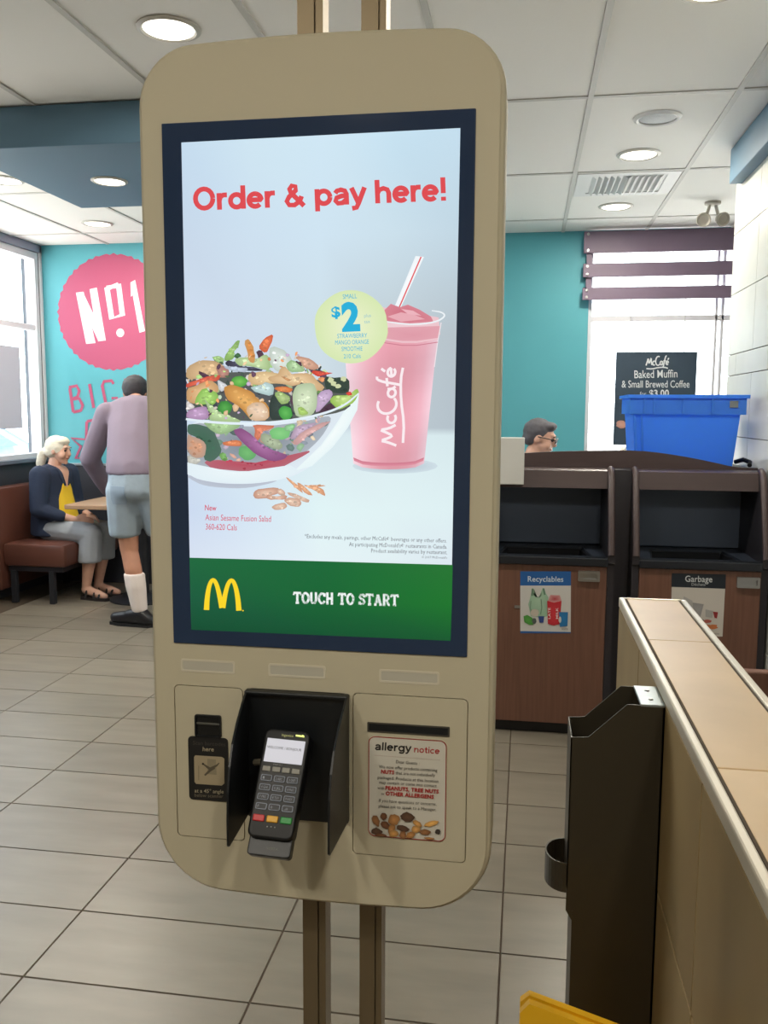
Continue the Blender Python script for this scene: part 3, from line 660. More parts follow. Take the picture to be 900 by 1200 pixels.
# right half of the heap
shp(P2, [(100, 600), (200, 620), (270, 830), (150, 840), (50, 840), (40, 680)], (60, 74, 70)); shp(P2, [(85, 600), (150, 590), (240, 650), (200, 700), (140, 700)], (166, 200, 120), (190, 216, 150))
p.blob(*P2(190, 780), 8, 8, (70, 158, 72), (104, 190, 96)); shp(P2, [(190, 350), (250, 310), (330, 370), (370, 420), (220, 420)], (170, 212, 150), (196, 226, 180)); shp(P2, [(275, 290), (310, 280), (420, 310), (490, 380), (430, 410), (350, 380), (320, 330)], (222, 166, 140), (236, 190, 164))
shp(P2, [(30, 470), (120, 450), (140, 390), (180, 365), (210, 400), (200, 450), (300, 430), (420, 440), (470, 500), (535, 550), (500, 590), (430, 560), (380, 510), (320, 480), (330, 520), (270, 545), (180, 530), (60, 510)], (238, 196, 146), (246, 216, 172))
shp(P2, [(140, 455), (190, 470), (250, 490), (200, 500)], (214, 158, 110)); shp(P2, [(90, 555), (180, 545), (260, 570), (220, 605), (110, 585)], (240, 130, 70), (246, 156, 96)); shp(P2, [(410, 405), (520, 420), (620, 425), (540, 445), (460, 465)], (232, 74, 62), (240, 104, 84))
shp(P2, [(470, 470), (530, 460), (540, 500), (500, 510)], (240, 160, 110)); shp(P2, [(530, 460), (640, 470), (750, 470), (755, 590), (690, 610), (600, 600), (535, 560)], (66, 84, 74), (52, 70, 62))
for q in ((585, 490), (650, 545), (700, 480), (610, 520)): p.blob(*P2(*q), 3.4, 3, (206, 214, 170), wob=.2)
shp(P2, [(480, 600), (560, 570), (610, 600), (570, 680), (460, 790), (450, 700)], (210, 180, 220), (220, 194, 226)); shp(P2, [(460, 800), (520, 730), (580, 685), (640, 740), (600, 770)], (92, 66, 84), (76, 52, 70))
shp(P2, [(570, 670), (620, 620), (740, 630), (820, 560), (835, 610), (800, 680), (700, 740), (650, 750)], (176, 220, 100), (206, 232, 150)); shp(P2, [(710, 610), (750, 585), (780, 615), (750, 630)], (226, 78, 66))
shp(P2, [(245, 640), (280, 540), (340, 520), (430, 515), (470, 600), (465, 720), (430, 800), (330, 825), (270, 790)], (206, 228, 186), (226, 240, 206)); shp(P2, [(290, 740), (340, 720), (400, 790), (320, 810)], (178, 214, 116))
# rim
p.stroke([(LX(491), 491), (240, 494), (275, 496.5), (310, 496), (345, 492.5), (380, 485), (405, 475), (421, 461)], [2.6, 2.8, 3, 3, 3, 2.8, 2.4, 1.6], (228, 240, 248), smooth=2)
# nuts and carrot sticks on the table
for q in ([(690, 740), (720, 700), (800, 690), (900, 680), (950, 720), (860, 750), (800, 780), (720, 785)], [(800, 780), (820, 740), (880, 760), (1000, 750), (980, 790), (860, 790)]): shp(P3, q, (226, 170, 146), (240, 204, 182))
for q in ([(110, 700), (140, 690), (190, 720), (180, 760), (120, 740)], [(190, 730), (240, 725), (400, 790), (390, 815), (330, 805)], [(170, 790), (240, 765), (320, 790), (335, 830), (300, 855), (220, 840)], [(60, 860), (110, 825), (180, 810), (210, 840), (190, 870), (110, 880)]): shp(P4, q, (232, 184, 160), (244, 214, 192))
for q in ([(190, 590), (220, 600), (320, 680), (350, 735), (300, 710)], [(280, 635), (330, 650), (440, 750), (380, 750)], [(340, 655), (420, 665), (520, 690), (545, 760), (500, 740), (400, 690)], [(370, 660), (560, 660), (480, 680)]): shp(P4, q, (240, 170, 130), (246, 190, 150))
p.build('salad_picture', SCREEN_INK, bez)

# --- lower front: indicator windows, access panels, receipt slot, scanner
M_IND = mat('indicator_window', (186, 182, 168), .3)
for a, b in ((-.515, -.434), (-.375, -.292), (-.204, -.120)):
    q = put(MB().ring(rrect(a-.003, b+.003, 1.066, 1.086, .003, 3), rrect(a, b, 1.069, 1.083, .002, 3), XZ, KY-.0008, KY+.003), 'indicator_frame', M_CREAM2, kiosk)
    put(MB().box(a, b, KY-.0003, KY+.003, 1.069, 1.083), 'indicator_window', M_IND, q)
def panel(x0, x1, z0, z1):
    return put(MB().prism(rrect(x0, x1, z0, z1, .007, 5), XZ, KY-.0002, KY+SKIN_D, .0004), 'access_panel', M_CREAM, kiosk)
for b_ in PANELS: panel(*b_)
put(MB().ring(rrect(-.2245, -.1005, .9885, 1.0035, .001, 2), rrect(-.222, -.103, .9905, 1.0015, .001, 2), XZ, KY-.002, KY+.003), 'receipt_slot', mat('slot_frame', (70, 66, 58), .5), kiosk)
put(MB().box(-.222, -.103, KY-.0016, KY, .9905, 1.0015), 'slot_shade', M_BLACK, kiosk)  # black sheet standing in for the shade inside the receipt slot opening
sn = put(MB().ring(rrect(-.4965, -.454, .963, .999, .003, 3), rrect(-.494, -.4565, .9655, .9965, .002, 3), XZ, KY-.004, KY), 'barcode_scanner', M_BLACK, kiosk)
put(MB().box(-.494, -.4565, KY-.0016, KY, .9655, .9965), 'scanner_window', mat('scanner_glass', (20, 22, 24), .1), sn)
put(MB().box(-.4935, -.457, KY-.0034, KY, .984, .9865), 'scanner_ledge', mat('scanner_ledge', (90, 90, 84), .4), sn)
lb = put(MB().prism(rrect(-.5085, -.4440, .860, .963, .006, 4), XZ, KY-.0022, KY), 'scanner_label', mat('label_black', (26, 26, 26), .5), kiosk)
p = Pic(KY-.0024, .00006); p.eps = 2e-6
p.text('Scan barcodes', 226, 872.5, 264, 874.5, 4.6, (70, 66, 60), 0, res=2); p.text('here', 237.5, 880, 250.5, 880.5, 5, (176, 164, 136), .01)
p.text('at a 45° angle', 228, 928.5, 262, 929.8, 4.4, (170, 160, 134), .01, res=2); p.text('below scanner', 228, 933.5, 261.5, 935, 4, (120, 112, 94), 0, res=2)
p.poly([(228+x, 885+y) for x, y in [(1, 0), (32, 2), (35, 4), (35, 33), (32, 35.5), (2, 33.5), (0, 31), (-.5, 2)]], (164, 150, 122))
p.poly([(243, 889), (253, 890), (254, 908), (243, 907)], (140, 130, 106)); p.stroke([(238, 895), (246, 901), (254, 897), (257, 894)], [1.4, 3.6, 2.2, 1], (88, 80, 64)); p.stroke([(240, 908.5), (247, 902), (252, 900)], [2, 3.2, 1.6], (88, 80, 64))
p.stroke([(233, 897), (233, 914)], .6, (110, 100, 80)); p.blob(238, 895, 1.3, 1.3, (40, 36, 30)); p.build('scanner_label_print', PAPER_INK, lb)
# allergy notice
nt_ = put(MB().prism(rrect(-.2225, -.1045, .824, .982, .010, 5), XZ, KY-.0018, KY-.0002), 'allergy_notice', mat('notice_card', (206, 202, 190), .5), kiosk)
put(MB().ring(rrect(-.2225, -.1045, .824, .982, .010, 5), rrect(-.2213, -.1057, .8252, .9808, .009, 5), XZ, KY-.0022, KY-.0012), 'notice_border', mat('notice_red', (150, 40, 34), .5), nt_)
p = Pic(KY-.0020, .00005); p.eps = 2e-6; BK, RR = (34, 30, 28), (172, 40, 40)
Q = lambda x, y: (410+x/6, 820+y/6)
def tx(t, x0, y0, x1, y1, h, c, b=0.): p.text(t, *Q(x0, y0), *Q(x1, y1), h/6, c, b, res=2)
stext(p, 'allergy', *Q(174, 353), *Q(432, 368), 9.6, BK, .19); stext(p, 'notice', *Q(448, 369), *Q(632, 382), 7.6, RR, .16)
for k in range(30): p.blob(*Q(182+k*15.4, 391+k*1.05), .45, .45, (150, 90, 80), wob=0, n=6)
tx('Dear Guests :', 325, 443, 490, 455, 22, BK); tx('We now offer products containing', 205, 477, 615, 503, 22, BK); tx('NUTS', 220, 514, 312, 521, 26, RR, .04); tx('that are not individually', 322, 521, 600, 538, 22, BK)
tx('packaged. Products at this location', 197, 552, 622, 580, 22, BK); tx('may contain or come into contact', 208, 586, 610, 612, 22, BK); tx('with', 195, 624, 242, 628, 20, BK); tx('PEANUTS, TREE NUTS', 250, 628, 625, 655, 26, RR, .04)
tx('or', 222, 664, 245, 666, 18, BK); tx('OTHER ALLERGENS', 252, 666, 590, 692, 26, RR, .04); tx('.', 592, 692, 600, 692, 4, BK)
tx('If you have questions or concerns,', 205, 714, 610, 740, 22, BK); tx('please ask to speak to a Manager.', 204, 752, 608, 778, 22, BK)
rd = random.Random(3)
for k, (x, y, rx, ry, a) in enumerate([(185, 845, 24, 42, -25), (240, 815, 24, 26, 0), (310, 840, 40, 40, 20), (405, 820, 50, 34, 10), (475, 868, 36, 20, 35), (575, 865, 52, 18, -15), (250, 875, 34, 24, 30), (295, 905, 24, 36, 20), (375, 900, 46, 22, 15), (465, 905, 30, 26, 0), (530, 925, 40, 20, 5), (620, 922, 18, 18, 0), (430, 945, 34, 24, -20), (190, 920, 40, 26, 10), (310, 935, 36, 24, 0), (375, 945, 24, 28, 0), (220, 945, 40, 12, 5), (560, 968, 36, 8, 5)]):
    c = [(122, 84, 52), (96, 62, 40), (150, 106, 62), (76, 54, 40), (168, 124, 70)][k % 5]
    if k == 5: c = (196, 146, 80)
    if k == 11: c = (50, 44, 40)
    p.blob(*Q(x, y), rx/6, ry/6, c, tuple(min(255, v*1.35) for v in c), a, .12)
p.build('notice_print', PAPER_INK, nt_)

# --- payment terminal in its black privacy shroud (held on the kiosk, a thing of its own)
sh = thing('payment_shroud', 'black plastic privacy shroud screwed to the kiosk front around the card reader', 'shroud', (-.335, KY-.02, .83))
SX0, SX1 = -.412, -.252
put(MB().prism(rrect(SX0, SX1, .842, 1.046, .004, 3, [.004, .008, .008, .004]), XZ, KY-.006, KY-.0016), 'back_plate', M_BLACK, sh)
prof = [(0, 1.045), (-.014, 1.044), (-.040, 1.035), (-.075, 1.018), (-.105, .998), (-.125, .972), (-.136, .94), (-.140, .90), (-.140, .865), (-.136, .861), (-.002, .848), (0, .855)]
for x, dx_, fl in ((SX0, .014, -1), (SX1, .001, 1)):
    vs = []; m_ = MB()
    for t in (0, .003):
        for d, z in prof: vs.append((x+dx_*(-d/.14)+(t if fl < 0 else -t), KY-.002+d, z))
    n = len(prof); m_.add(vs, [tuple(range(n))[::-1], tuple(range(n, 2*n))]+[(i, (i+1) % n, n+(i+1) % n, n+i) for i in range(n)])
    put(m_, 'side_wing', M_BLACK, sh)
put(MB().box(SX0, SX1, KY-.016, KY-.0016, 1.040, 1.046, .002), 'top_lip', M_BLACK, sh)
# terminal: local frame x right, y up along the face, z out of the face
term = thing('card_reader', 'black card payment reader with numbered keypad inside the black shroud', 'card reader', (0, 0, 0))
TC = at(327, 917, KY-.085)
ax_z = Vector((.05, -.80, .60)).normalized(); ax_x = Vector((1, .02, 0)); ax_x = (ax_x-ax_z*ax_x.dot(ax_z)).normalized(); ax_y = ax_z.cross(ax_x)
a = math.radians(-2.0); ax_x, ax_y = ax_x*math.cos(a)+ax_y*math.sin(a), ax_y*math.cos(a)-ax_x*math.sin(a)
TM = Matrix((ax_x*.92, ax_y*.84, ax_z)).transposed().to_4x4(); TM.translation = TC
def tput(mb, name, m, par=term, smooth=False): return mb.build(name, m, par, smooth, TM)
W2, H2 = .0375, .092
body = tput(MB().prism(rrect(-W2, W2, -H2, H2, .012, 5), lambda a, b, d: (a*(1-.04*(b < 0)), b, -d), 0, .026, .004), 'casing', mat('reader_casing', (15, 16, 18), .5), smooth=True)
tput(MB().prism(rrect(-W2*.9, W2*.9, -H2-.026, -H2+.03, .006, 4), lambda a, b, d: (a, b, -d), .012, .03, .002), 'docking_sleeve', M_BLACK)
scr = tput(MB().box(-.031, .031, .033, .074, -.001, .0012, .0006), 'display', mat('reader_display', (150, 150, 158), .1, emit=(206, 206, 214), es=.75))
tput(MB().tube([(.024, .084, .0), (.028, .082, .0018), (.014, .0825, .0018)], .0016, 6), 'yellow_green_strip', mat('yellow_green_strip', (190, 200, 120), .3, emit=(214, 226, 120), es=1.))  # short yellow-green emissive tube near the reader's top edge
tp = Pic(0, .00008, fn=lambda x, y, h: TM @ Vector((x, y, .0014+h))); tp.text = tp.text
def ttext(t, x0, x1, y, cap, c, name, z=.0014, bold=0.):
    V, Fs, wd, lo = text_mesh(t, bold, 0, 2); q = Pic(0, fn=lambda x, y, h: TM @ Vector((x, y, z)))
    n = 0; q.v = [TM @ Vector((x0+(p_[0]-lo)/wd*(x1-x0), y+p_[1]*cap, z)) for p_ in V]; q.f = Fs; q.c = [[(*lin(c), 1)]*len(f) for f in Fs]
    return q.build(name, PAPER_INK, term)
ttext('WELCOME / BONJOUR', -.029, .027, .056, .0045, (60, 60, 66), 'display_text'); ttext('ingenico', -.009, .010, .0795, .0045, (176, 180, 120), 'maker_name', .0006, .02)
ttext('MENU', -.014, .0, .0285, .002, (150, 150, 150), 'key_legend', .0006); ttext('VMITX', -.004, .014, -.107, .004, (120, 124, 116), 'sleeve_text', -.0115)
for k in range(4):
    x = -.0235+k*.0157; tput(MB().box(x-.0066, x+.0066, .0165, .0255, -.001, .0022, .0012), 'menu_key', mat('grey_key', (140, 138, 130), .5))
M_KEY = mat('dark_key', (24, 27, 33), .5); M_RIM = mat('key_rim', (120, 128, 146), .4)
for r in range(4):
    for c in range(3):
        x, y = -.0208+c*.0208, .0055-r*.0158
        k_ = tput(MB().ring(rrect(x-.0088, x+.0088, y-.0052, y+.0052, .002, 3), rrect(x-.0076, x+.0076, y-.0041, y+.0041, .0015, 3), XY, -.001, .0022), 'key_frame', M_RIM)
        tput(MB().box(x-.0076, x+.0076, y-.0041, y+.0041, -.001, .0018), 'key', M_KEY, k_)
        t = ['1', '2 ABC', '3 DEF', '4 GHI', '5 JKL', '6 MNO', '7 PRS', '8 TUV', '9 WXY', 'F', '0', '.,#'][r*3+c]
        ttext(t, x-.0058, x-.0058+.0026*max(1, len(t)*.8), y-.0022, .0042, (150, 156, 168), 'key_digit', .0019)
for c, col in enumerate([(190, 40, 44), (216, 160, 30), (30, 140, 60)]):
    x = -.0215+c*.0215; tput(MB().box(x-.009, x+.009, -.0665, -.0555, -.001, .0026, .0015), 'command_key', mat('command_key_%d' % c, col, .45))
for dx in (-.006, 0, .006): tput(MB().ball((dx, -.0735, .0005), .0012, seg=8), 'indicator_dot', mat('pale_dot', (190, 190, 190), .5))
tput(MB().tube([(-W2-.012, .035, -.02), (-W2+.002, .035, -.012)], .006, 8), 'mount_knob', mat('knob_steel', (120, 112, 96), .4, .5))
tput(MB().tube([(0, 0, -.026), (.0, .015, -.058)], .012, 8), 'mount_arm', M_BLACK)

# ================================================================== WASTE CABINETS
M_WOOD = mat('walnut_laminate', (118, 82, 67), .45, noise=.18, nscale=30, stretch=(3, 3, .12), rand=.05)
M_HOOD = mat('dark_laminate', (74, 60, 60), .4, noise=.08, nscale=20, stretch=(.3, 3, 3))
M_SIDEP = mat('side_laminate', (48, 46, 52), .4)
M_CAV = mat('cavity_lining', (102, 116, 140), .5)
M_STEEL = mat('brushed_steel', (176, 176, 176), .3, .9)
def waste(x0, x1, label, name):
    t = thing(name, label, 'waste bin', ((x0+x1)/2, 3.92, 0), 'waste cabinets by the pale tiled wall')
    prof = [(3.93, .0), (3.93, .79), (3.915, .80), (3.915, .835), (4.03, 1.165), (4.055, 1.195), (4.09, 1.205), (4.66, 1.205), (4.66, 0)]
    for a, b in ((x0, x0+.03), (x1-.03, x1)):
        q = put(MB().prism(prof, YZ, a, b), 'side_panel', M_SIDEP, t)
        put(MB().tube([(.5*(a+b), 3.915, .835), (.5*(a+b), 4.03, 1.165), (.5*(a+b), 4.05, 1.193), (.5*(a+b), 4.09, 1.207)], .015, 10), 'edge_roll', M_HOOD, q, True)
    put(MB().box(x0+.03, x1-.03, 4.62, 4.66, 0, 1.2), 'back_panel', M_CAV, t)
    put(MB().box(x0+.03, x1-.03, 3.96, 4.62, .04, .10), 'base', M_SIDEP, t)
    put(MB().box(x0+.04, x1-.04, 3.95, 3.99, 0, .05), 'plinth', mat('plinth_black', (22, 20, 20), .6), t)
    # hood: sloping valance and flat top
    put(MB().prism([(4.045, 1.120), (4.065, 1.118), (4.09, 1.19), (4.62, 1.19), (4.62, 1.205), (4.08, 1.205), (4.062, 1.198)], YZ, x0+.03, x1-.03), 'hood_top', M_HOOD, t)
    # cavity: inner back, sloping tray with chute hole
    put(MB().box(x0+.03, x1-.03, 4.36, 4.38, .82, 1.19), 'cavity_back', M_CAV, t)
    tr = MB(); tr.ring([(x0+.03, 3.96), (x1-.03, 3.96), (x1-.03, 4.36), (x0+.03, 4.36)], [(x0+.09, 4.02), (x1-.09, 4.02), (x1-.12, 4.28), (x0+.12, 4.28)], XY, .80, .815)
    q = put(tr, 'tray', mat('tray_dark', (52, 60, 74), .45), t)
    put(MB().ring([(x0+.09, 4.02), (x1-.09, 4.02), (x1-.12, 4.28), (x0+.12, 4.28)], [(x0+.10, 4.03), (x1-.10, 4.03), (x1-.13, 4.27), (x0+.13, 4.27)], XY, .55, .805), 'chute', mat('chute_black', (22, 26, 34), .6), q)
    put(MB().box(x0+.028, x1-.028, 3.905, 3.96, .785, .825, .006), 'tray_lip', mat('lip_black', (30, 34, 42), .35), t)
    if x0 < 0: put(MB().box(x1+.0005, .4775, 4.06, 4.66, 0, 1.205), 'filler_strip', M_SIDEP, t)
    d = put(MB().box(x0+.032, x1-.032, 3.92, 3.945, .055, .783, .002), 'door', M_WOOD, t)
    return t, d
t1, d1 = waste(-.205, .402, 'dark walnut recycling cabinet with blue Recyclables sign and open hood', 'recycling_cabinet')
t2, d2 = waste(.478, 1.05, 'dark walnut garbage cabinet with black Garbage sign, beside the pale tiled wall', 'garbage_cabinet')
DY = 3.92
def pull(d, x, z):
    h = put(MB().ring(rrect(x-.047, x+.047, z-.023, z+.023, .004, 3), rrect(x-.036, x+.036, z-.012, z+.012, .002, 3), XZ, DY-.014, DY), 'pull_frame', M_STEEL, d)
    put(MB().box(x-.036, x+.036, DY-.0006, DY, z-.012, z+.012), 'pull_recess', M_STEEL, d)
c = at(690, 675, DY); pull(d1, c.x, c.z); c = at(876.5, 682.5, DY); pull(d2, c.x, c.z)
c = at(606, 711, DY); put(MB().box(c.x-.012, c.x+.012, DY-.004, DY, c.z-.006, c.z+.006, .001), 'lock_tab', M_STEEL, d1)
# signs
p = Pic(DY-.001, .0002); Rg = lambda x, y: (605+x/10, 660+y/10)
p.poly([Rg(47, 95), Rg(640, 95), Rg(638, 820), Rg(47, 820)], (30, 92, 160)); p.poly([Rg(47, 262), Rg(640, 262), Rg(638, 806), Rg(47, 795)], (206, 204, 200))
p.text('Recyclables', *Rg(135, 215), *Rg(552, 218), 6.4, (206, 218, 232), .012)
p.poly([Rg(*q) for q in [(140, 480), (165, 400), (185, 290), (205, 300), (200, 370), (240, 400), (290, 390), (310, 290), (330, 295), (345, 350), (375, 400), (365, 620), (300, 640), (170, 620)]], (150, 186, 158), (172, 202, 176))
p.stroke([Rg(190, 300), Rg(185, 380)], 2, (96, 128, 106)); p.stroke([Rg(318, 295), Rg(335, 370)], 2, (96, 128, 106)); p.stroke([Rg(172, 440), Rg(165, 520), Rg(180, 590)], 1.1, (124, 156, 132)); p.stroke([Rg(290, 420), Rg(300, 520), Rg(285, 600)], 1.1, (124, 156, 132)); p.blob(*Rg(215, 580), 5, 4.5, (200, 190, 176))
p.poly([Rg(*q) for q in [(85, 620), (130, 605), (190, 640), (200, 720), (150, 720), (95, 690)]], (72, 142, 60), (88, 164, 70)); p.blob(*Rg(210, 675), 2.6, 3.4, (86, 96, 94)); p.poly([Rg(258, 620), Rg(328, 620), Rg(318, 695), Rg(272, 695)], (52, 74, 140))
p.poly([Rg(*q) for q in [(362, 440), (530, 440), (510, 710), (440, 730), (370, 710)]], (190, 40, 52), (206, 50, 60)); p.poly([Rg(*q) for q in [(370, 440), (400, 370), (510, 375), (530, 440), (440, 460)]], (206, 150, 150), (180, 60, 70))
p.text('LATE', *Rg(400, 650), *Rg(400, 520), 2.6, (236, 214, 214), .02); p.text('MILK', *Rg(490, 650), *Rg(490, 520), 2.6, (236, 214, 214), .02)
p.poly([Rg(500, 570), Rg(606, 572), Rg(600, 735), Rg(510, 745)], (34, 112, 170), (40, 124, 182)); p.blob(*Rg(512, 660), 1.6, 4, (206, 204, 200)); p.text('RRFB', *Rg(535, 780), *Rg(605, 780), 2, (110, 110, 110), 0, res=1)
sp = p.build('recyclables_sign', PAPER_INK, d1)
p = Pic(DY-.001, .0002); Gg = lambda x, y: (780+x/7.5, 660+y/7.5)
p.poly([Gg(55, 90), Gg(530, 100), Gg(500, 645), Gg(45, 640)], (204, 198, 190)); p.poly([Gg(55, 88), Gg(530, 98), Gg(527, 225), Gg(50, 208)], (28, 36, 46))
p.text('Garbage', *Gg(172, 162), *Gg(410, 167), 7.2, (206, 210, 212), .01); p.text('Déchets', *Gg(228, 197), *Gg(350, 199), 3.2, (170, 174, 176), .01)
p.poly([Gg(235, 345), Gg(335, 360), Gg(300, 490), Gg(250, 470)], (150, 148, 148), (164, 162, 162)); p.poly([Gg(150, 330), Gg(160, 290), Gg(235, 330), Gg(250, 470), Gg(180, 420)], (176, 174, 172)); p.poly([Gg(350, 405), Gg(420, 420), Gg(410, 480), Gg(350, 470)], (170, 168, 164)); p.poly([Gg(415, 425), Gg(460, 430), Gg(450, 485), Gg(430, 480)], (150, 50, 54))
p.blob(*Gg(365, 510), 5, 2, (176, 92, 80)); p.blob(*Gg(315, 505), 3, 2, (96, 92, 90)); p.blob(*Gg(400, 558), 8, 2.6, (200, 118, 70), wob=.2); p.text('RRFB', *Gg(425, 625), *Gg(470, 626), 1.6, (110, 110, 110), 0, res=1)
p.build('garbage_sign', PAPER_INK, d2)
# arched fascia across both cabinet tops
pts = []
for k in range(21):
    u = k/20; x = -.205+u*1.255
    z = 1.255+(.032)*math.sin(min(1, u/.55)*PI/2) if u < .55 else 1.287-.098*((u-.55)/.45)**1.6
    pts.append((x, max(z, 1.214)))
fas = MB().prism([(-.205, 1.2055)]+pts+[(1.05, 1.2055)], XZ, 4.2, 4.225)
tag(fas.build('arched_fascia', M_HOOD), 'dark brown arched board standing along the tops of both waste cabinets', 'fascia board')
# white board on the recycling hood
tag(MB().box(-.118, -.002, 4.005, 4.042, 1.134, 1.348, .004).build('white_board', mat('white_board', (205, 205, 202), .5)), 'plain white upright board at the hood front of the recycling cabinet', 'board')
# blue tote
M_TOTE = mat('blue_plastic', (84, 160, 250), .4, noise=.05, nscale=6)
_n = M_TOTE.node_tree; _t = _n.nodes.new('ShaderNodeBsdfTranslucent'); _t.inputs[0].default_value = (*lin((96, 172, 250)), 1); _x = _n.nodes.new('ShaderNodeMixShader'); _x.inputs[0].default_value = .45
_n.links.new(_n.nodes['Principled BSDF'].outputs[0], _x.inputs[1]); _n.links.new(_t.outputs[0], _x.inputs[2]); _n.links.new(_x.outputs[0], _n.nodes['Material Output'].inputs[0])
tote = thing('storage_tote', 'bright blue plastic storage tote on top of the garbage cabinet', 'tote', (.73, 4.44, 1.205))
def frus(x0, x1, y0, y1, z0, X0, X1, Y0, Y1, z1): return [(x0, y0, z0), (x1, y0, z0), (x1, y1, z0), (x0, y1, z0), (X0, Y0, z1), (X1, Y0, z1), (X1, Y1, z1), (X0, Y1, z1)]
m_ = MB(); o_ = frus(.515, .955, 4.28, 4.60, 1.207, .492, .985, 4.262, 4.618, 1.54); i_ = frus(.523, .947, 4.288, 4.592, 1.215, .500, .977, 4.270, 4.610, 1.54)
m_.add(o_+i_, [(0, 1, 2, 3), (0, 1, 5, 4), (1, 2, 6, 5), (2, 3, 7, 6), (3, 0, 4, 7), (8, 9, 10, 11), (8, 9, 13, 12), (9, 10, 14, 13), (10, 11, 15, 14), (11, 8, 12, 15), (4, 5, 13, 12), (5, 6, 14, 13), (6, 7, 15, 14), (7, 4, 12, 15)])
put(m_, 'tub', M_TOTE, tote)
put(MB().ring([(.470, 4.245), (1.012, 4.245), (1.012, 4.635), (.470, 4.635)], [(.500, 4.27), (.977, 4.27), (.977, 4.61), (.500, 4.61)], XY, 1.530, 1.546), 'rim', M_TOTE, tote)
put(MB().ring([(.482, 4.254), (1.0, 4.254), (1.0, 4.626), (.482, 4.626)], [(.488, 4.259), (.990, 4.259), (.990, 4.621), (.488, 4.621)], XY, 1.455, 1.531), 'skirt', M_TOTE, tote)
for x in (.545, .59, .72, .85): put(MB().box(x-.004, x+.004, 4.247, 4.256, 1.458, 1.53, .001), 'rib', M_TOTE, tote)
for x, xb in ((.505, .528), (.535, .552)): put(MB().tube([(x, 4.262, 1.45), (xb, 4.279, 1.215)], .006, 6), 'corner_rib', M_TOTE, tote)
put(MB().box(.925, .962, 4.2485, 4.254, 1.487, 1.518, .001), 'label_tag', mat('grey_tag', (120, 128, 132), .5), tote)
# dark cable bundle behind the tote
tag(MB().tube([(.985, 4.36, 1.232), (1.015, 4.33, 1.245), (1.038, 4.30, 1.235), (1.03, 4.27, 1.2225)], .011, 8).build('black_strap', M_BLACK, None, True), 'short black strap lying on the garbage cabinet between tote and tiled wall', 'strap')

# low brown bench back beyond the dividing wall
bb = thing('bench_back', 'low brown wooden bench back standing behind the tiled dividing wall', 'bench', (.86, 2.9, 0))
put(MB().box(.64, 1.05, 2.9, 2.94, .05, .635, .006), 'backrest', M_WOOD, bb); put(MB().box(.64, 1.05, 2.5, 2.9, .40, .45, .012), 'seat', mat('brown_vinyl', (92, 56, 46), .35), bb)
for x in (.67, 1.0):
    for y in (2.54, 2.92): put(MB().box(x, x+.03, y-.015, y+.015, 0, .42), 'leg', M_SIDEP, bb)

# ================================================================== TABLE-MARKER HOLDER on the dividing wall
M_GUN = mat('gunmetal_sheet', (62, 56, 44), .42, .35, noise=.06, nscale=3)
hold = thing('sheet_metal_holder', 'tall slim gunmetal sheet-metal box fixed to the tiled dividing wall', 'holder', (.155, 1.42, 0))
BX0, BX1, BY0, BY1 = .083, .2255, 1.372, 1.468
for y in (BY0, BY1-.002):
    put(MB().prism([(BX0+.012, .03), (BX1, .03), (BX1, 1.012), (.168, 1.012), (.110, .955), (BX0, .953), (BX0, .66), (BX0+.012, .64)], XZ, y, y+.002), 'side_plate', M_GUN, hold)
put(MB().box(BX0, BX0+.002, BY0, BY1, .70, .953), 'front_plate', M_GUN, hold)
put(MB().box(BX0+.010, BX0+.012, BY0-.0005, BY1, .03, .66), 'lower_front', M_GUN, hold)
put(MB().box(BX1-.003, BX1, BY0, BY1, .03, 1.01), 'back_plate', M_GUN, hold); put(MB().box(BX0+.01, BX1, BY0, BY1, .03, .034), 'bottom_plate', M_GUN, hold)
lid = put(MB().box(.188, BX1, BY0-.0005, BY1, 1.010, 1.014, .001), 'mounting_flange', mat('pale_steel', (150, 158, 160), .3, .6), hold)
for y in (1.398, 1.442): put(MB().lathe([(.004, 0), (.004, .001), (.0028, .002)], (.207, y, 1.014), 10), 'screw', M_STEEL, lid)
lo_, li_ = [], []
for k in range(17):
    t_ = -PI/2+PI*k/16; lo_.append((BX0-.034*math.cos(t_), 1.42+.044*math.sin(t_))); li_.append((BX0-.0315*math.cos(t_), 1.42+.0415*math.sin(t_)))
put(MB().prism(lo_+li_[::-1], XY, .688, .738), 'loop_handle', M_GUN, hold)
# yellow floor sign (its top shows at the bottom of the view)
M_YEL = mat('yellow_plastic', (226, 172, 20), .4)
ys_ = thing('floor_sign', 'yellow plastic folding floor sign standing between kiosk and dividing wall', 'floor sign', (.10, 1.18, 0))
for sgn in (1, -1):
    vs = []
    for t in (0, .012):
        for x, z in [(-.095, .0), (-.095, .02), (-.055, .02), (-.05, .0), (.05, .0), (.055, .02), (.095, .02), (.095, .0)][:0]+[(-.095, .004), (-.088, .60), (-.075, .618), (.075, .618), (.088, .60), (.095, .004), (.06, .004), (.05, .04), (-.05, .04), (-.06, .004)]:
            vs.append((.10+x, 1.175-(x*.42)+sgn*((.62-z)*.17+.003+t), z))
    n = 10; put(MB().add(vs, [tuple(range(n)), tuple(range(n, 2*n))]+[(i, (i+1) % n, n+(i+1) % n, n+i) for i in range(n)]), 'panel', M_YEL, ys_)
put(MB().tube([(.055, 1.194, .606), (.145, 1.156, .606)], .008, 8), 'hinge', M_YEL, ys_)

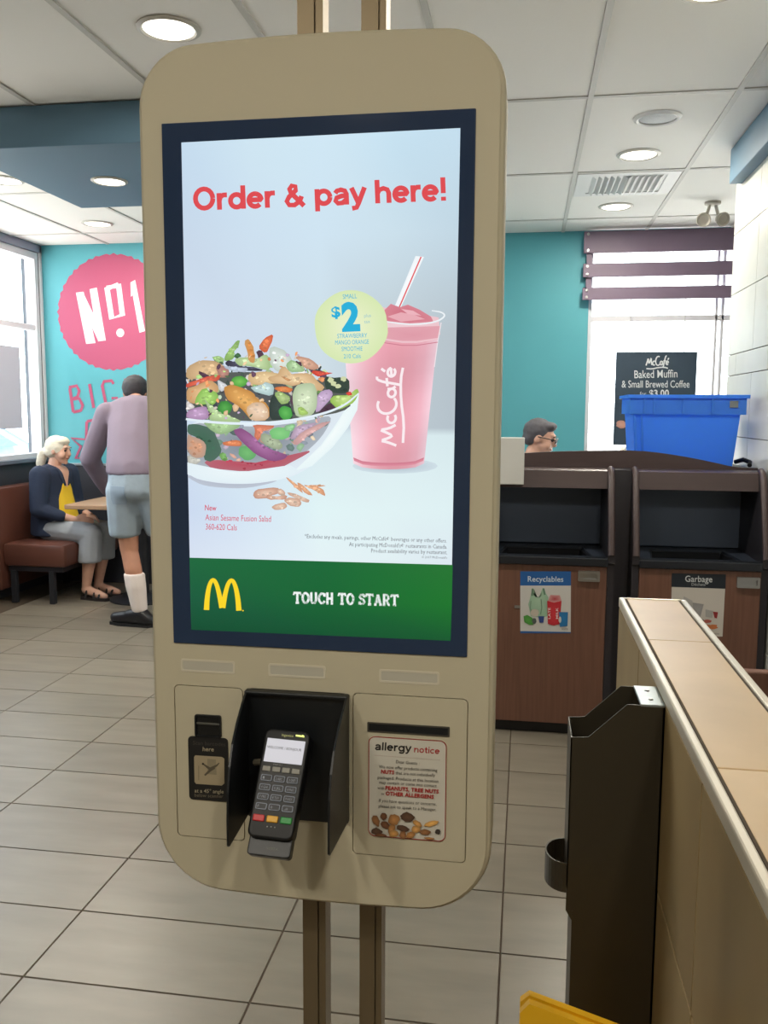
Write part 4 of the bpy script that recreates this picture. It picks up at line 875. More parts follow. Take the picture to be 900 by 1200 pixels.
# ================================================================== CEILING FITTINGS
M_LENS = mat('lamp_lens', (250, 244, 230), .4, emit=(255, 250, 236), es=3.0)
def downlight(x, y, z=CZ+.0075, r=.092, label='', grp='round ceiling downlights', offscreen=False):
    t = thing('downlight', label, 'ceiling light', (x, y, z), grp)
    MB().lathe([(r*1.22, -.0065), (r*1.22, -.010), (r*1.05, -.016), (r*.98, -.010), (r*.98, -.0065)], (0, 0, 0), 36).build('trim_ring', mat('lamp_ring', (196, 192, 184), .4), t, True)
    MB().lathe([(r*.975, -.010), (r*.9, -.0135), (r*.4, -.0145)], (0, 0, 0), 32).build('lens', M_LENS, t, True)
    nm_ = 'downlight_lamp'+('_offscreen' if offscreen else ''); li = bpy.data.lights.new(nm_, 'AREA'); li.shape = 'DISK'; li.size = r*1.9; li.energy = LAMP_W; li.color = (1, .93, .80)
    lo = bpy.data.objects.new(nm_, li); COL.objects.link(lo); lo.parent = t; lo.location = (0, 0, -.02)
D = 'round white ceiling downlight '
downlight(-1.275, 3.095, label=D+'above the kiosk top, in front of the blue bulkhead')
downlight(.555, 3.06, label=D+'nearest the dividing wall, above its far end')
downlight(.55, 4.90, label=D+'between the round speaker and the air vent')
downlight(.55, 6.085, label=D+'between the air vent and the slatted window')
downlight(-3.10, 6.12, label=D+'over the seated woman, near the teal mural wall')
downlight(-3.06, 4.905, label=D+'left of the blue bulkhead, towards the window wall')
downlight(-2.12, 4.33, 2.6265, .075, label='round downlight set into the underside of the blue bulkhead')
for x, y in ((-1.275, -.6), (.555, -.6), (-.667, -1.0)):
    downlight(x, y, offscreen=True, label=D+'over the front part of the room', grp='downlights over the front of the room')
sk = thing('ceiling_speaker', 'round white ceiling speaker with pierced grey grille, unlit', 'speaker', (.562, 4.318, CZ+.0075))
MB().lathe([(.108, -.0065), (.108, -.010), (.094, -.018), (.084, -.014), (.084, -.0065)], (0, 0, 0), 40).build('rim', M_WHITE, sk, True)
MB().lathe([(.084, -.009), (.06, -.013), (.02, -.015)], (0, 0, 0), 32).build('grille', mat('grille_grey', (150, 154, 158), .5, bump=.8, bscale=260), sk, True)
vt = thing('air_vent', 'white ceiling air vent with slanted louvre blades', 'vent', (.545, 5.50, CZ+.0072))
MB().ring([(-.285, -.26), (.285, -.26), (.285, .26), (-.285, .26)], [(-.215, -.20), (.215, -.20), (.215, .20), (-.215, .20)], XY, -.012, -.0055).build('frame', M_WHITE, vt)
MB().box(-.215, .215, -.20, .20, -.0062, -.0056).build('back_plate', M_WHITE, vt)
for k in range(12):
    x = -.19+k*.0345; s_ = 1 if k < 6 else -1
    m_ = MB().add([(x-.010*s_, -.195, -.0065), (x+.012*s_, -.195, -.026), (x+.014*s_, -.195, -.026), (x-.008*s_, -.195, -.0065), (x-.010*s_, .195, -.0065), (x+.012*s_, .195, -.026), (x+.014*s_, .195, -.026), (x-.008*s_, .195, -.0065)],
                  [(0, 1, 2, 3), (4, 7, 6, 5), (0, 4, 5, 1), (1, 5, 6, 2), (2, 6, 7, 3), (3, 7, 4, 0)])
    m_.build('louvre_blade', M_WHITE, vt)
em = thing('emergency_light', 'small twin-head emergency spotlight under the ceiling by the slatted window', 'spotlight', (1.15, 6.05, CZ+.0070))
M_EM = mat('beige_fitting', (176, 170, 158), .5)
MB().lathe([(.05, -.0055), (.05, -.02), (.03, -.028)], (0, 0, 0), 20).build('base', M_EM, em, True)
for s_ in (-1, 1):
    q = MB().tube([(s_*.018, 0, -.024), (s_*.035, -.01, -.09)], .010, 8).build('arm', M_EM, em, True)
    MB().lathe([(.02, .0), (.036, .02), (.046, .055), (.042, .06), (.03, .05)], (s_*.04, .0, -.105), 18, (s_*.35, -.85, -.35)).build('lamp_head', M_EM, em, True)

# ================================================================== FAR WINDOW: slats and poster
M_PURP = mat('purple_brown_board', (112, 96, 116), .5, noise=.05)
sl = thing('slatted_screen', 'purple-brown horizontal boards bolted across the top of the far window', 'window screen', (1.0, 6.83, 2.29))
for z0, z1 in ((2.628, 2.785), (2.455, 2.553), (2.290, 2.380)):
    q = put(MB().box(.395, 2.8, 6.80, 6.83, z0, z1, .004), 'board', M_PURP, sl)
    for z in (z0+.02, z1-.02): put(MB().lathe([(.011, 0), (.011, .004), (.007, .007)], (.425, 6.80, z), 12, (0, -1, 0)), 'bolt', M_STEEL, q)
for x in (.44, 1.55, 2.7): put(MB().box(x-.02, x+.02, 6.83, 6.88, 2.30, 2.78), 'bracket', M_PURP, sl)
p = Pic(6.80, .0004); p.eps = 1e-5; PB = (44, 62, 78)
pw = thing('window_poster', 'dark slate coffee and muffin poster hanging in the far window', 'poster', (.95, 6.80, 1.20))
put(MB().box(.655, 1.235, 6.8005, 6.812, 1.215, 1.905), 'sheet', mat('poster_slate', PB, .5), pw)
put(MB().tube([(.75, 6.806, 1.905), (.75, 6.825, 2.292)], .0025, 6), 'hanging_cord', M_STEEL, pw); put(MB().tube([(1.14, 6.806, 1.905), (1.14, 6.825, 2.292)], .0025, 6), 'hanging_cord', M_STEEL, pw)
WT = (206, 212, 216); Wp = lambda x, y: (680+x/3.75, 240+y/3.75)
p.layer += 1; script(p, Wp(290, 706), (3.15, -.12), (.2, -3.9), 1.5, WT)
p.text('Baked Muffin', *Wp(238, 762), *Wp(427, 758), 9.2, WT, .004); p.text('& Small Brewed Coffee', *Wp(182, 803), *Wp(480, 803), 8.4, WT, .004); p.text('for', *Wp(262, 838), *Wp(290, 838), 4.5, WT, 0); p.text('$3.00', *Wp(303, 842), *Wp(390, 841), 7.6, WT, .03)
p.blob(*Wp(180, 965), 6, 5, (176, 130, 118), (196, 150, 134), wob=.14)
pp = p.build('poster_print', PAPER_INK, pw)
def sheet_mat():
    m = bpy.data.materials.new('grey_sheet'); m.use_nodes = True; nt = m.node_tree; b = nt.nodes['Principled BSDF']; b.inputs['Base Color'].default_value = (*lin((196, 194, 200)), 1); b.inputs['Roughness'].default_value = .7
    t = nt.nodes.new('ShaderNodeBsdfTranslucent'); t.inputs[0].default_value = (.42, .41, .44, 1); x = nt.nodes.new('ShaderNodeMixShader'); x.inputs[0].default_value = .5
    nt.links.new(b.outputs[0], x.inputs[1]); nt.links.new(t.outputs[0], x.inputs[2]); nt.links.new(x.outputs[0], nt.nodes['Material Output'].inputs[0]); return m
# poster sheet hung on the left window, seen from behind
tag(MB().box(-4.046, -4.040, 5.62, 6.585, 1.305, 1.955, .001).build('window_sheet', sheet_mat()), 'blank grey back of a poster stuck on the left window', 'poster')

# ================================================================== BOOTH CORNER
M_VINYL = mat('brown_vinyl', (92, 56, 46), .35)
bench = thing('booth_bench', 'brown vinyl booth bench along the window wall with padded seat and back', 'bench', (-3.67, 6.4, 0))
put(MB().box(-3.86, -3.36, 5.95, 6.84, .285, .46, .028), 'seat_cushion', M_VINYL, bench, True)
put(MB().box(-3.975, -3.86, 5.93, 6.84, .10, .875, .022), 'backrest', M_VINYL, bench, True)
put(MB().box(-3.84, -3.40, 5.99, 6.82, .245, .29), 'seat_frame', M_SIDEP, bench)
for x in (-3.80, -3.49):
    for y in (6.0, 6.75): put(MB().box(x-.02, x+.02, y-.02, y+.02, 0, .25, .002), 'leg', mat('leg_black', (34, 36, 42), .5), bench)
tab = thing('booth_table', 'light wood laminate table in front of the seated woman', 'table', (-2.9, 6.3, 0))
put(MB().box(-3.375, -2.45, 6.0, 6.62, .722, .757, .006), 'table_top', mat('light_wood', (176, 142, 112), .4, noise=.12, nscale=14, stretch=(.3, 4, 4)), tab)
put(MB().lathe([(.26, 0), (.26, .012), (.08, .03), (.04, .05), (.036, .70), (.14, .715), (.14, .722)], (-2.9, 6.3, 0), 24), 'pedestal', mat('leg_black', (34, 36, 42), .5), tab, True)

# ================================================================== PEOPLE
def hull(p0, r0, p1=None, r1=None):
    bm = bmesh.new(); p0 = Vector(p0)
    vs = bmesh.ops.create_icosphere(bm, subdivisions=2, radius=1)['verts']
    R0 = Vector(r0) if isinstance(r0, (tuple, list)) else Vector((r0,)*3)
    for v in vs: v.co = Vector((v.co.x*R0.x, v.co.y*R0.y, v.co.z*R0.z))+p0
    if p1 is not None:
        R1 = Vector(r1) if isinstance(r1, (tuple, list)) else Vector((r1,)*3); v2 = bmesh.ops.create_icosphere(bm, subdivisions=2, radius=1)['verts']
        for v in v2: v.co = Vector((v.co.x*R1.x, v.co.y*R1.y, v.co.z*R1.z))+Vector(p1)
        g = bmesh.ops.convex_hull(bm, input=bm.verts[:])
        bmesh.ops.delete(bm, geom=[e for e in set(g['geom_interior']+g['geom_unused']) if isinstance(e, bmesh.types.BMVert)], context='VERTS')
        hf = set(f for f in g['geom'] if isinstance(f, bmesh.types.BMFace))
        bmesh.ops.delete(bm, geom=[f for f in bm.faces if f not in hf], context='FACES')
    return bm
def blob(name, caps, vox, smooth, m, parent, W):
    """caps in body space (f forward, r right, u up) -> one continuous surface"""
    mb = MB()
    for c in caps: mb.bm(hull(*c))
    me = bpy.data.meshes.new(name); me.from_pydata([tuple(W @ v) for v in mb.v], [], mb.f)
    o = bpy.data.objects.new(name, me); COL.objects.link(o)
    r = o.modifiers.new('r', 'REMESH'); r.mode = 'VOXEL'; r.voxel_size = vox
    s = o.modifiers.new('s', 'SMOOTH'); s.factor = .5; s.iterations = smooth
    dg = bpy.context.evaluated_depsgraph_get(); ev = o.evaluated_get(dg); nm = bpy.data.meshes.new_from_object(ev)
    bpy.data.objects.remove(o)
    off = Vector(parent.location); nm.transform(Matrix.Translation(-off))
    nm.polygons.foreach_set('use_smooth', [True]*len(nm.polygons)); nm.materials.clear(); nm.materials.append(m); nm.name = name
    q = bpy.data.objects.new(name, nm); COL.objects.link(q); q.parent = parent; return q
def body_frame(origin, fwd):
    f = Vector((fwd[0], fwd[1], 0)).normalized(); r = Vector((f.y, -f.x, 0)); M_ = Matrix((f, r, Vector((0, 0, 1)))).transposed().to_4x4(); M_.translation = Vector(origin); return M_
def Vv(*a): return Vector(a)
def head_caps(c, s=1., tilt=0., turn=0.):
    """skull, jaw, nose, chin, ears, lips in a frame at head centre c"""
    Rm = Matrix.Rotation(turn, 3, 'Z') @ Matrix.Rotation(tilt, 3, 'Y'); c = Vector(c)
    q = lambda a, b, d: tuple(c+Rm @ Vector((a*s, b*s, d*s)))
    k = s
    return [(q(-.012, 0, .025), (.094*k, .075*k, .092*k)), (q(.03, 0, -.01), (.062*k, .064*k, .08*k)), (q(.045, 0, -.068), (.04*k, .042*k, .034*k)), (q(.074, 0, -.088), .02*k),
            (q(.088, 0, .02), .012*k, q(.106, 0, -.018), .0135*k), (q(.084, -.008, -.05), .014*k, q(.084, .008, -.05), .014*k),
            (q(-.005, .074, -.005), (.02*k, .009*k, .03*k)), (q(-.005, -.074, -.005), (.02*k, .009*k, .03*k)), (q(.078, -.03, .037), .014*k, q(.078, .03, .037), .014*k),
            (q(.06, .04, -.03), .028*k), (q(.06, -.04, -.03), .028*k)], q
def eyes(q, parent, W, s=1.):
    off = Vector(parent.location)
    for b in (-.031, .031):
        mb = MB().ball(W @ Vector(q(.081, b, .012)), .0105*s, seg=10); e = mb.build('eye', mat('eye_dark', (60, 46, 42), .2), parent, True, Matrix.Translation(-off))
        mb = MB().tube([W @ Vector(q(.086, b-.018, .034)), W @ Vector(q(.093, b, .038)), W @ Vector(q(.086, b+.018, .034))], .004*s, 6); mb.build('eyebrow', mat('brow', (110, 92, 80), .8), parent, True, Matrix.Translation(-off))
    MB().tube([W @ Vector(q(.090, -.02, -.052)), W @ Vector(q(.098, 0, -.05)), W @ Vector(q(.090, .02, -.052))], .0045*s, 6).build('mouth', mat('lip', (150, 84, 76), .5), parent, True, Matrix.Translation(-off))
def hand(wr, d, side, s=1., curl=.35, up=(0, 0, 1)):
    """palm, four unequal curled fingers and a thumb; d = pointing direction, side = thumb direction"""
    wr = Vector(wr); d = Vector(d).normalized(); up = Vector(up); sd = Vector(side); sd = (sd-d*sd.dot(d)).normalized(); n = d.cross(sd).normalized()
    if n.dot(up) < 0: n = -n
    out = [(wr-d*.01, .026*s, wr+d*.03*s, .028*s)]
    for k in (-1, 0, 1): out.append((wr+d*.03*s+sd*k*.016*s, .017*s, wr+d*.078*s+sd*k*.024*s, .014*s))
    for k, L in zip((1.5, .5, -.5, -1.5), (.066, .075, .070, .055)):
        b = wr+d*.082*s+sd*k*.020*s; m1 = b+(d*math.cos(curl*.6)-n*math.sin(curl*.6))*L*.5*s; t = m1+(d*math.cos(curl*1.8)-n*math.sin(curl*1.8))*L*.5*s
        out += [(b, .0098*s, m1, .0090*s), (m1, .0090*s, t, .0078*s)]
    b = wr+d*.02*s+sd*.024*s; m1 = b+(d*.7+sd*.75).normalized()*.04*s; t = m1+(d*.95+sd*.15-n*.2).normalized()*.032*s
    out += [(b, .014*s, m1, .011*s), (m1, .011*s, t, .009*s)]
    return [tuple(tuple(v) if isinstance(v, Vector) else v for v in c_) for c_ in out]
SKIN = mat('skin', (206, 160, 138), .5, noise=.05, nscale=20)
SKIN2 = mat('skin_tanned', (192, 138, 112), .5, noise=.06, nscale=20)

# --- seated woman: navy jacket, yellow top, grey capri trousers, white ponytail
wo = thing('person', 'seated woman with white ponytail, navy jacket, yellow top and grey cropped trousers', 'person', (-3.62, 6.33, 0))
W = body_frame((-3.62, 6.33, 0), (1, -.16))
hc, q = head_caps((.035, 0, 1.140), .93, .12, -.1)
caps = hc + [((.0, 0, 1.06), .05, (-.015, 0, .985), .058), ((-.01, 0, .95), (.10, .15, .08), (-.01, 0, .78), (.11, .14, .1)), ((0, 0, .78), (.11, .14, .1), (0, 0, .57), (.13, .165, .11))]
for s_ in (-1, 1):
    caps += [((0, s_*.17, .955), .055, (.01, s_*.215, .70), .042), ((.01, s_*.215, .70), .041, (.225, s_*.10, .622), .028)]
    caps += hand((.235, s_*.095, .620), (1, -s_*.35, -.10), (.2, -s_*.6, .7), .92, .3)
    caps += [((.0, s_*.09, .545), .095, (.375, s_*.085, .515), .066), ((.375, s_*.085, .515), .064, (.345, s_*.08, .32), .056), ((.345, s_*.08, .32), .055, (.305, s_*.075, .10), .034),
             ((.30, s_*.075, .075), .036, (.40, s_*.08, .05), .032), ((.40, s_*.08, .05), .036, (.475, s_*.085, .035), .026)]
bd = blob('body', caps, .007, 4, SKIN, wo, W)
eyes(q, wo, W, .93)
M_NAVY = mat('navy_cloth', (30, 42, 66), .85, bump=.4, nscale=40)
jk = [((-.025, 0, .965), (.118, .19, .075), (-.03, 0, .80), (.135, .18, .1)), ((-.03, 0, .80), (.135, .18, .1), (-.02, 0, .58), (.175, .205, .075)), ((-.02, 0, .58), (.175, .205, .075), (-.01, 0, .49), (.185, .215, .015)), ((-.035, 0, 1.005), (.065, .10, .04))]
for s_ in (-1, 1): jk += [((-.01, s_*.17, .955), .082, (.01, s_*.222, .70), .068), ((.01, s_*.222, .70), .066, (.15, s_*.148, .648), .046)]
jkt = blob('jacket', jk, .009, 7, M_NAVY, wo, W)
def patch(target, fn, name, m, org, dirn, lift=.004, nx=10, nz=10):
    """cloth panel laid over a garment: fn(u,v) gives start points, cast along dirn onto the garment"""
    from mathutils.bvhtree import BVHTree
    me = target.data; off_ = Vector(target.parent.location); bv = BVHTree.FromPolygons([v.co+off_ for v in me.vertices], [tuple(f.vertices) for f in me.polygons]); d_ = Vector(dirn).normalized(); vs = []
    last = None
    for j in range(nz+1):
        for i in range(nx+1):
            o_ = Vector(fn(i/nx, j/nz)); h_ = bv.ray_cast(o_, d_)[0]
            if h_ is None: h_ = last or (o_+d_*.5)
            last = h_; vs.append(h_-d_*lift)
    n_ = nx+1; fs = [(j*n_+i, j*n_+i+1, (j+1)*n_+i+1, (j+1)*n_+i) for j in range(nz) for i in range(nx)]
    b_ = [v+d_*(lift+.002) for v in vs]; N_ = len(vs); fs += [tuple(N_+i for i in f[::-1]) for f in fs]
    rim = list(range(n_))+[j*n_+nx for j in range(1, nz+1)]+[nz*n_+i for i in range(nx-1, -1, -1)]+[j*n_ for j in range(nz-1, 0, -1)]
    fs += [(rim[i], rim[(i+1) % len(rim)], N_+rim[(i+1) % len(rim)], N_+rim[i]) for i in range(len(rim))]
    return put(MB().add(vs+b_, fs), name, m, target.parent, True)
dF = W.to_3x3() @ Vector((-1, 0, 0))
def lerp_w(tab, z):
    for (z0, w0), (z1, w1) in zip(tab, tab[1:]):
        if z0 <= z <= z1: return w0+(w1-w0)*(z-z0)/(z1-z0)
    return tab[-1][1]
ytab = [(.56, .10), (.66, .105), (.78, .085), (.88, .045), (.91, .02)]; stab = [(.86, .006), (.92, .022), (1.0, .05), (1.03, .055)]
patch(jkt, lambda u, v: W @ Vector((.6, (u-.5)*2*lerp_w(ytab, .56+.35*v), .56+.35*v)), 'yellow_top', mat('yellow_cloth', (226, 188, 40), .8), None, dF, .005)
patch(jkt, lambda u, v: W @ Vector((.6, (u-.5)*2*lerp_w(stab, .86+.17*v), .86+.17*v)), 'open_neck', SKIN, None, dF, .007)
for s_ in (-1, 1): patch(jkt, lambda u, v: W @ Vector((.6, s_*(lerp_w(stab, .87+.15*v)+(u*.035*(1-abs(2*v-1)*.5))), .87+.15*v)), 'lapel', M_NAVY, None, dF, .009, 4, 8)
tr = [((.0, 0, .55), (.14, .17, .085))]
for s_ in (-1, 1): tr += [((.0, s_*.09, .545), .108, (.375, s_*.088, .513), .084), ((.375, s_*.088, .513), .082, (.36, s_*.085, .40), (.088, .088, .06)), ((.36, s_*.085, .40), (.088, .088, .06), (.352, s_*.085, .30), (.092, .092, .012))]
blob('trousers', tr, .009, 5, mat('grey_trousers', (150, 154, 160), .8, noise=.06, nscale=12), wo, W)
M_HAIR = mat('white_hair', (222, 214, 196), .7, noise=.15, nscale=40, stretch=(1, 1, 4))
Q_ = lambda a, b, d: q(a/.93, b/.93, d/.93)
hr = [(Q_(-.022, 0, .030), (.095, .083, .092)), (Q_(.02, 0, .075), (.062, .066, .042)), (Q_(-.05, 0, -.01), (.06, .076, .06)), (Q_(-.09, 0, .0), .034, Q_(-.135, 0, -.04), .036), (Q_(-.135, 0, -.04), .04, Q_(-.15, 0, -.12), .036), (Q_(-.15, 0, -.12), .036, Q_(-.13, 0, -.185), .016)]
blob('hair', hr, .007, 3, M_HAIR, wo, W)
M_SAND = mat('sandal_leather', (40, 34, 34), .5)
for s_ in (-1, 1):
    so = MB().prism([(.255+.02, s_*.075-.038), (.42, s_*.08-.046), (.50, s_*.085-.03), (.515, s_*.085), (.50, s_*.085+.03), (.42, s_*.08+.046), (.275, s_*.075+.038), (.25, s_*.075)], XY, .0, .022)
    so = MB().add([W @ v for v in so.v], so.f); sd_ = put(so, 'sandal', M_SAND, wo)
    for f0, h_ in ((.33, .088), (.40, .075), (.445, .06)):
        st = MB().tube([W @ Vector((f0, s_*.08-.044, .02)), W @ Vector((f0, s_*.08-.030, h_*.75)), W @ Vector((f0+.005, s_*.08, h_)), W @ Vector((f0, s_*.08+.030, h_*.75)), W @ Vector((f0, s_*.08+.044, .02))], .009, 6)
        put(st, 'strap', M_SAND, sd_, True)

# --- standing man bent over the table: mauve shirt, denim shorts, white socks, black shoes
ma = thing('person', 'standing man bent over the table in mauve shirt, denim shorts and white socks', 'person', (-2.55, 5.47, 0))
W = Matrix.Translation((0, 0, 0))        # laid out in room coordinates
SHC = Vv(-2.655, 5.74, 1.475)
hc, q0 = head_caps((0, 0, 0), 1.02, .75, 0)
HF = body_frame((-2.775, 5.97, 1.578), (-.18, 1))
def hx(c):
    o_ = []
    for it in c:
        if isinstance(it, (tuple, list)) and len(it) == 3 and it is c[0]: o_.append(tuple(HF @ Vector(it)))
        else: o_.append(it)
    return o_
hcap = []
for c in hc:
    pr_ = lambda r: (r[1], r[0], r[2]) if isinstance(r, (tuple, list)) else r
    hcap.append((tuple(HF @ Vector(c[0])), pr_(c[1])) if len(c) == 2 else (tuple(HF @ Vector(c[0])), pr_(c[1]), tuple(HF @ Vector(c[2])), pr_(c[3])))
ls, rs = Vv(-2.855, 5.70, 1.43), Vv(-2.465, 5.76, 1.43)
le, re_ = Vv(-3.02, 5.74, 1.12), Vv(-2.36, 5.98, 1.14); lw, rw = Vv(-3.02, 6.02, .835), Vv(-2.62, 6.17, .83)
caps = hcap+[(tuple(SHC+Vv(-.01, .02, .02)), .066, (-2.745, 5.91, 1.525), .06), (tuple(SHC), (.17, .10, .09), (-2.60, 5.58, 1.25), (.16, .12, .1)), ((-2.60, 5.58, 1.25), (.16, .12, .1), (-2.55, 5.47, .98), (.165, .13, .1))]
for a, b, c in ((ls, le, lw), (rs, re_, rw)): caps += [(tuple(a), .062, tuple(b), .046), (tuple(b), .045, tuple(c), .031)]
caps += hand(lw+Vv(0, .01, -.01), (.12, .6, -.30), (1, 0, .1), 1.0, .25); caps += hand(rw+Vv(0, .01, -.01), (-.3, .6, -.25), (-1, 0, .1), 1.0, .25)
for hp, kn, an, to in (((-2.635, 5.47, .94), (-2.625, 5.49, .52), (-2.555, 5.475, .11), (-2.73, 5.49, .04)), ((-2.455, 5.50, .94), (-2.42, 5.62, .52), (-2.40, 5.66, .11), (-2.50, 5.78, .04))):
    kn, an = Vector(kn), Vector(an); cf = kn.lerp(an, .3)+Vv(.012, -.018, 0)
    caps += [(hp, .095, tuple(kn), .062), (tuple(kn), .060, tuple(cf), .060), (tuple(cf), .060, tuple(an), .038), (tuple(an), .036, tuple(an-Vv(0, 0, .05)), .03)]
blob('body', caps, .008, 4, SKIN2, ma, W)
Mw = W
off = Vector(ma.location)
qq = lambda a, b, d: HF @ Vector(q0(a, b, d))
eyes(lambda a, b, d: tuple(qq(a, b, d)), ma, Mw, 1.02)
M_SHIRT = mat('mauve_shirt', (124, 111, 126), .85, noise=.06, nscale=7, bump=.5, bscale=14)
shc = [(tuple(SHC+Vv(0, 0, .005)), (.205, .125, .085), (-2.615, 5.60, 1.27), (.19, .15, .1)), ((-2.615, 5.60, 1.27), (.19, .15, .1), (-2.565, 5.49, 1.10), (.195, .165, .07)), ((-2.565, 5.49, 1.10), (.195, .165, .07), (-2.56, 5.48, 1.045), (.20, .17, .035)),
       ((-2.675, 5.77, 1.50), (.10, .08, .065), (-2.72, 5.85, 1.53), (.08, .07, .04))]
for a, b, c in ((ls, le, lw), (rs, re_, rw)):
    shc += [(tuple(a), .088, tuple(b), .072), (tuple(b), .072, tuple(b.lerp(c, .55)), .06), (tuple(b.lerp(c, .55)), .06, tuple(b.lerp(c, .86)), .047)]
blob('shirt', shc, .010, 14, M_SHIRT, ma, W)
M_DEN = mat('pale_denim', (150, 164, 176), .85, noise=.12, nscale=10, bump=.4, bscale=60)
den = [((-2.555, 5.475, 1.05), (.185, .155, .05), (-2.55, 5.47, .93), (.195, .165, .09))]
for hp, kn in (((-2.635, 5.47, .93), (-2.65, 5.485, .63)), ((-2.455, 5.50, .93), (-2.435, 5.58, .63))): den += [(hp, (.125, .14, .1), kn, (.105, .115, .03))]
dn_ = blob('shorts', den, .009, 10, M_DEN, ma, W)
patch(dn_, lambda u, v: (-2.6175+(u-.5)*.115*(1 if v > .3 else .72+.28*v/.3), 4.9, .845+.12*v), 'back_pocket', mat('denim_pocket', (134, 149, 164), .85), None, (0, 1, 0))
M_SOCK = mat('white_sock', (226, 214, 208), .9, bump=.3, nscale=60)
blob('sock', [((-2.587, 5.472, .362), (.071, .071, .008), (-2.575, 5.468, .28), (.069, .069, .02)), ((-2.575, 5.468, .28), (.069, .069, .02), (-2.556, 5.474, .12), (.054, .056, .03))], .007, 2, M_SOCK, ma, W); blob('sock', [((-2.41, 5.64, .355), (.058, .058, .012), (-2.40, 5.66, .12), (.048, .05, .03))], .007, 2, M_SOCK, ma, W)
M_SHOE = mat('black_shoe', (24, 24, 28), .4)
for an, d in (((-2.555, 5.475), Vv(-1, .12, 0)), ((-2.40, 5.66), Vv(-.6, .8, 0))):
    d = d.normalized(); a = Vv(an[0], an[1], 0); g = lambda f, u: tuple(a+d*f+Vv(0, 0, u))
    sh_ = blob('shoe', [(g(-.06, .05), .045, g(-.01, .085), .052), (g(-.01, .085), .052, g(.08, .065), .046), (g(.08, .06), .046, g(.19, .048), .038), (g(-.06, .045), .04, g(.19, .042), .036)], .007, 3, M_SHOE, ma, W)
    n_ = Vv(-d.y, d.x, 0); so = [a+d*f+n_*s_ for f, s_ in ((-.105, 0), (-.08, .038), (.05, .042), (.15, .046), (.225, .02), (.235, 0), (.225, -.02), (.15, -.046), (.05, -.042), (-.08, -.038))]
    put(MB().prism([(v.x, v.y) for v in so], XY, 0, .02), 'shoe_sole', mat('sole_black', (16, 16, 18), .6), ma)
M_DHAIR = mat('dark_grey_hair', (52, 50, 56), .75, noise=.2, nscale=50)
hr = []
for c, r in (((-.024, 0, .033), .096), ((-.055, 0, -.005), .082), ((.02, 0, .07), .062)): hr.append((tuple(qq(*c)), r*1.0))
blob('hair', hr, .008, 3, M_DHAIR, ma, W)

# --- seated man beyond the waste cabinets: grey hair, glasses, pale shirt
m2 = thing('person', 'seated man with grey hair and dark glasses looking down beyond the waste cabinets', 'person', (.04, 5.70, 0))
W = body_frame((.04, 5.70, 0), (1, -.12))
hc, q = head_caps((.055, 0, 1.295), .98, .30, 0)
caps = hc+[((.02, 0, 1.21), .055, (-.01, 0, 1.12), .062), ((-.02, 0, 1.07), (.11, .16, .08), (-.02, 0, .85), (.12, .15, .1)), ((-.02, 0, .85), (.12, .15, .1), (-.02, 0, .58), (.14, .17, .11))]
for s_ in (-1, 1):
    caps += [((-.01, s_*.19, 1.06), .058, (.03, s_*.235, .82), .046), ((.03, s_*.235, .82), .044, (.28, s_*.15, .80), .03)]
    caps += hand((.29, s_*.145, .80), (1, -s_*.3, -.05), (.2, -s_*.6, .7), 1., .3)
    caps += [((-.02, s_*.09, .555), .095, (.40, s_*.10, .53), .066), ((.40, s_*.10, .53), .064, (.37, s_*.10, .10), .038), ((.365, s_*.10, .06), .045, (.54, s_*.11, .045), .036)]
blob('body', caps, .008, 4, SKIN, m2, W)
eyes(q, m2, W)
sh2 = [((-.02, 0, 1.07), (.125, .18, .08), (-.02, 0, .85), (.14, .17, .1)), ((-.02, 0, .85), (.14, .17, .1), (-.02, 0, .58), (.16, .19, .09)), ((.0, 0, 1.15), (.085, .09, .04))]
for s_ in (-1, 1): sh2 += [((-.01, s_*.185, 1.06), .076, (.03, s_*.238, .82), .062), ((.03, s_*.238, .82), .06, (.14, s_*.2, .81), .054)]
blob('shirt', sh2, .010, 4, mat('pale_shirt', (190, 188, 184), .85), m2, W)
tr = [((-.02, 0, .56), (.15, .18, .085))]
for s_ in (-1, 1): tr += [((-.02, s_*.09, .555), .105, (.40, s_*.10, .53), .078), ((.40, s_*.10, .53), .078, (.37, s_*.10, .11), .06)]
blob('trousers', tr, .010, 4, mat('dark_trousers', (50, 52, 60), .85), m2, W)
hr = [(q(-.03, 0, .038), (.098, .084, .088)), (q(.03, 0, .085), (.055, .066, .034)), (q(-.062, 0, -.015), (.055, .076, .055))]
blob('hair', hr, .007, 3, mat('salt_pepper_hair', (84, 82, 88), .75, noise=.2, nscale=50), m2, W)
for s_ in (-1, 1):
    so = MB().prism([(.30, s_*.10-.045), (.50, s_*.11-.048), (.585, s_*.11), (.50, s_*.11+.048), (.30, s_*.10+.045)], XY, 0, .10, 0)
    put(MB().add([W @ v for v in so.v], so.f), 'shoe', M_SHOE, m2)
gl = MB()
for s_ in (-1, 1):
    pts = [q(.106, s_*.034+.026*math.cos(a*PI/8), .012+.018*math.sin(a*PI/8)) for a in range(17)]; gl.tube([W @ Vector(p_) for p_ in pts], .003, 6)
    gl.tube([W @ Vector(q(.104, s_*.060, .016)), W @ Vector(q(.05, s_*.078, .014)), W @ Vector(q(-.01, s_*.080, .008))], .0035, 6)
gl.tube([W @ Vector(q(.108, -.01, .014)), W @ Vector(q(.108, .01, .014))], .003, 6)
put(gl, 'glasses', mat('glasses_black', (24, 24, 26), .3), m2)
